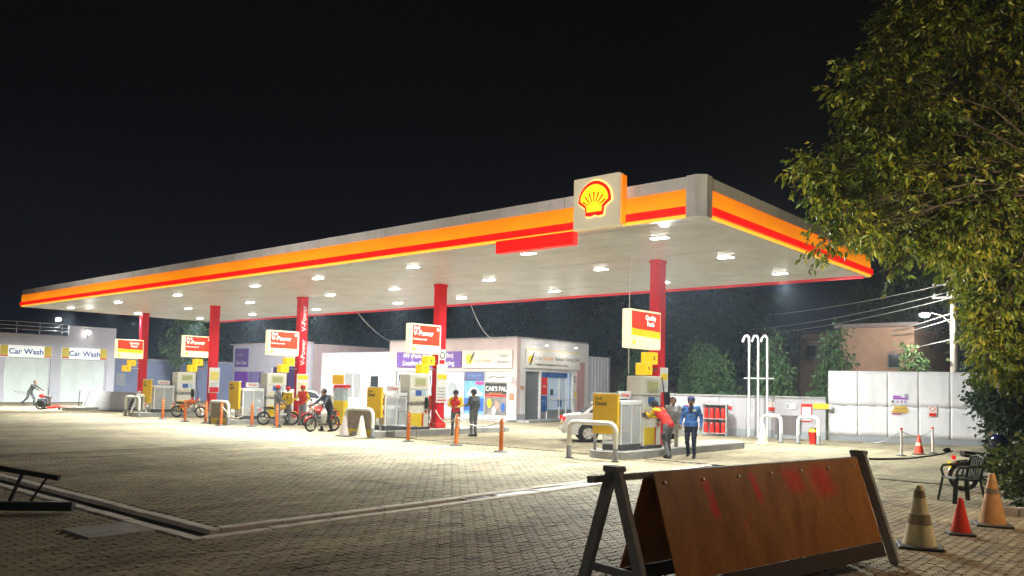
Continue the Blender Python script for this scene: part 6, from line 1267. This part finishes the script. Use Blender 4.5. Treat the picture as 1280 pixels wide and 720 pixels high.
t = thing('helmet', 'blue and black crash helmet hung on the motorbike mirror', 'helmet', (-3.26, 18.98, .86), R(120)); b = MB(); b.lathe([(.10, .0), (.135, .05), (.145, .13), (.125, .21), (.07, .26), (0, .275)], n=18, sy=1.12); b.build('shell', mat('helmet_blue', (.02, .03, .12), .2, spec=.7), t); b = MB(); b.ball((0, .07, .13), .125, 14, sc=(.98, .85, .55)); b.build('visor', M_dglass, t)
# background trees
def col_tree(label, x, y, h, r0, seed, m=M_leafb): return tree('columnar_tree', label, (x, y, 0), [(x + random.Random(seed + q).uniform(-.15, .15), y, h * (.22 + .115 * q), r0 * (1 - .11 * q)) for q in range(7)], .12, m, .24, 130, 5, seed, 'tree', 'columnar trees beyond the wall', droop=1.0, wd=.2)
col_tree('columnar tree just right of the vent pipes', -17.6, 42.0, 5.4, 1.15, 41); col_tree('second columnar tree right of the vent pipes, against the hoarding', -14.6, 42.5, 5.6, 1.2, 42); col_tree('columnar tree above the middle of the hoarding', -12.3, 48.0, 4.9, 1.1, 43); col_tree('columnar tree behind the man in the blue jacket', -23.0, 44.0, 4.9, 1.5, 44); col_tree('dim columnar tree between the fifth column and the rack', -26.6, 43.0, 4.4, 1.4, 45); col_tree('short columnar tree left of the vent pipes', -20.6, 41.5, 4.2, 1.3, 46)
def big_tree(label, x, y, h, w_, seed, m=M_leafd, ln=.34, per=26, n=11):
    r_ = random.Random(seed); lobes = [(x + r_.uniform(-1, 1) * w_, y + r_.uniform(-1, 1) * w_, h * r_.uniform(.42, .95), w_ * r_.uniform(.40, .62)) for _ in range(n)]
    return tree('background_tree', label, (x, y, 0), lobes, .28, m, ln, per, 7, seed, 'tree', 'dark trees behind the station', droop=.5, wd=.26)
big_tree('pale lit tree between the first and second columns', -66.3, 33.2, 9.0, 1.5, 51, M_leafb, .28, 60); big_tree('dark tree behind the second column', -66, 46, 10, 3.4, 52); big_tree('dark tree behind the lilac block', -62, 60, 11, 4.2, 53); big_tree('dark tree behind the annex roof', -50, 58, 10, 3.8, 54); big_tree('dark tree behind the tinting shop roof', -38, 54, 9.6, 3.8, 55); big_tree('dark tree behind the shop extension', -31, 52, 10.4, 3.4, 56); big_tree('dark tree between the shop and the fifth column', -27.5, 56, 9.0, 3.2, 57); big_tree('tall dim tree behind the street lamp and pole', -13.5, 55, 12.5, 3.6, 58); big_tree('dim tree behind the pole at the right', -6.5, 50, 9.0, 3.0, 59); big_tree('dark tree behind the first red column', -74, 40, 9, 3.2, 60)
# warm street lamp that lights the near paving and the tree
t = thing('kerbside_lamp', 'warm street lamp on a post outside the near right edge', 'street lamp', (.9, 13.6, 0)); b = MB(); b.cyl((0, 0, 0), (0, 0, 5.0), .07, .05, 10); b.build('post', M_galv, t); b = MB(); b.tube([(0, 0, 5.0), (-.1, .05, 5.15), (-.5, .2, 5.2)], .035, 8); b.build('arm', M_galv, t); b = MB(); b.ball((-.62, .25, 5.2), .17, 12, sc=(1.4, .9, .5)); b.build('lamp_head', M_dgrey, t); b = MB(); b.ball((-.62, .25, 5.13), .12, 10, sc=(1.3, .8, .5)); b.build('lamp_lens', lit('sodium_lens', (1.0, .62, .25), 30.0), t); lamp_light(t, 'POINT', 520, (1.0, .72, .46), .12, (-.62, .25, 4.95))
# added floodlight, hidden behind the barrier, that lights the tree from below
t = thing('added_tree_uplight', 'small added floodlight hidden on the ground behind the brown barrier', 'floodlight', (-4.25, 10.3, 0)); bx('spike', M_black, t, (0, 0, .07), (.05, .05, .14)); aim = Vector((-3.7, 14.6, 5.0)) - Vector((-4.25, 10.3, .22)); q = aim.to_track_quat('-Z', 'Y').to_euler()
hd_ = thing('head', None, None, (0, 0, .22)); hd_.parent = t; hd_.rotation_euler = q; bx('housing', M_black, hd_, (0, 0, .05), (.28, .2, .1), .02); bx('lens', lit('added_uplight_lens', (1.0, .85, .5), 12.0), hd_, (0, 0, -.006), (.24, .16, .01)); lamp_light(hd_, 'SPOT', 2700, (1.0, .88, .46), .08, (0, 0, -.05), angle=R(68))
# ================================================================== HAZE
hz = MB(); hz.box((0, 100, 6.2), (620, 460, 15.6)); hz_o = hz.build('haze', None); hz_o.data.materials.clear(); tag(hz_o, 'thin lit night haze over the whole forecourt', kind='stuff')
hm_ = bpy.data.materials.new('haze'); hm_.use_nodes = True; T = hm_.node_tree; T.nodes.clear(); ho = T.nodes.new('ShaderNodeOutputMaterial'); pv = T.nodes.new('ShaderNodeVolumePrincipled'); pv.inputs['Color'].default_value = (.66, .80, 1.0, 1); pv.inputs['Density'].default_value = .0012; pv.inputs['Anisotropy'].default_value = .3; T.links.new(pv.outputs[0], ho.inputs['Volume']); hz_o.data.materials.append(hm_)
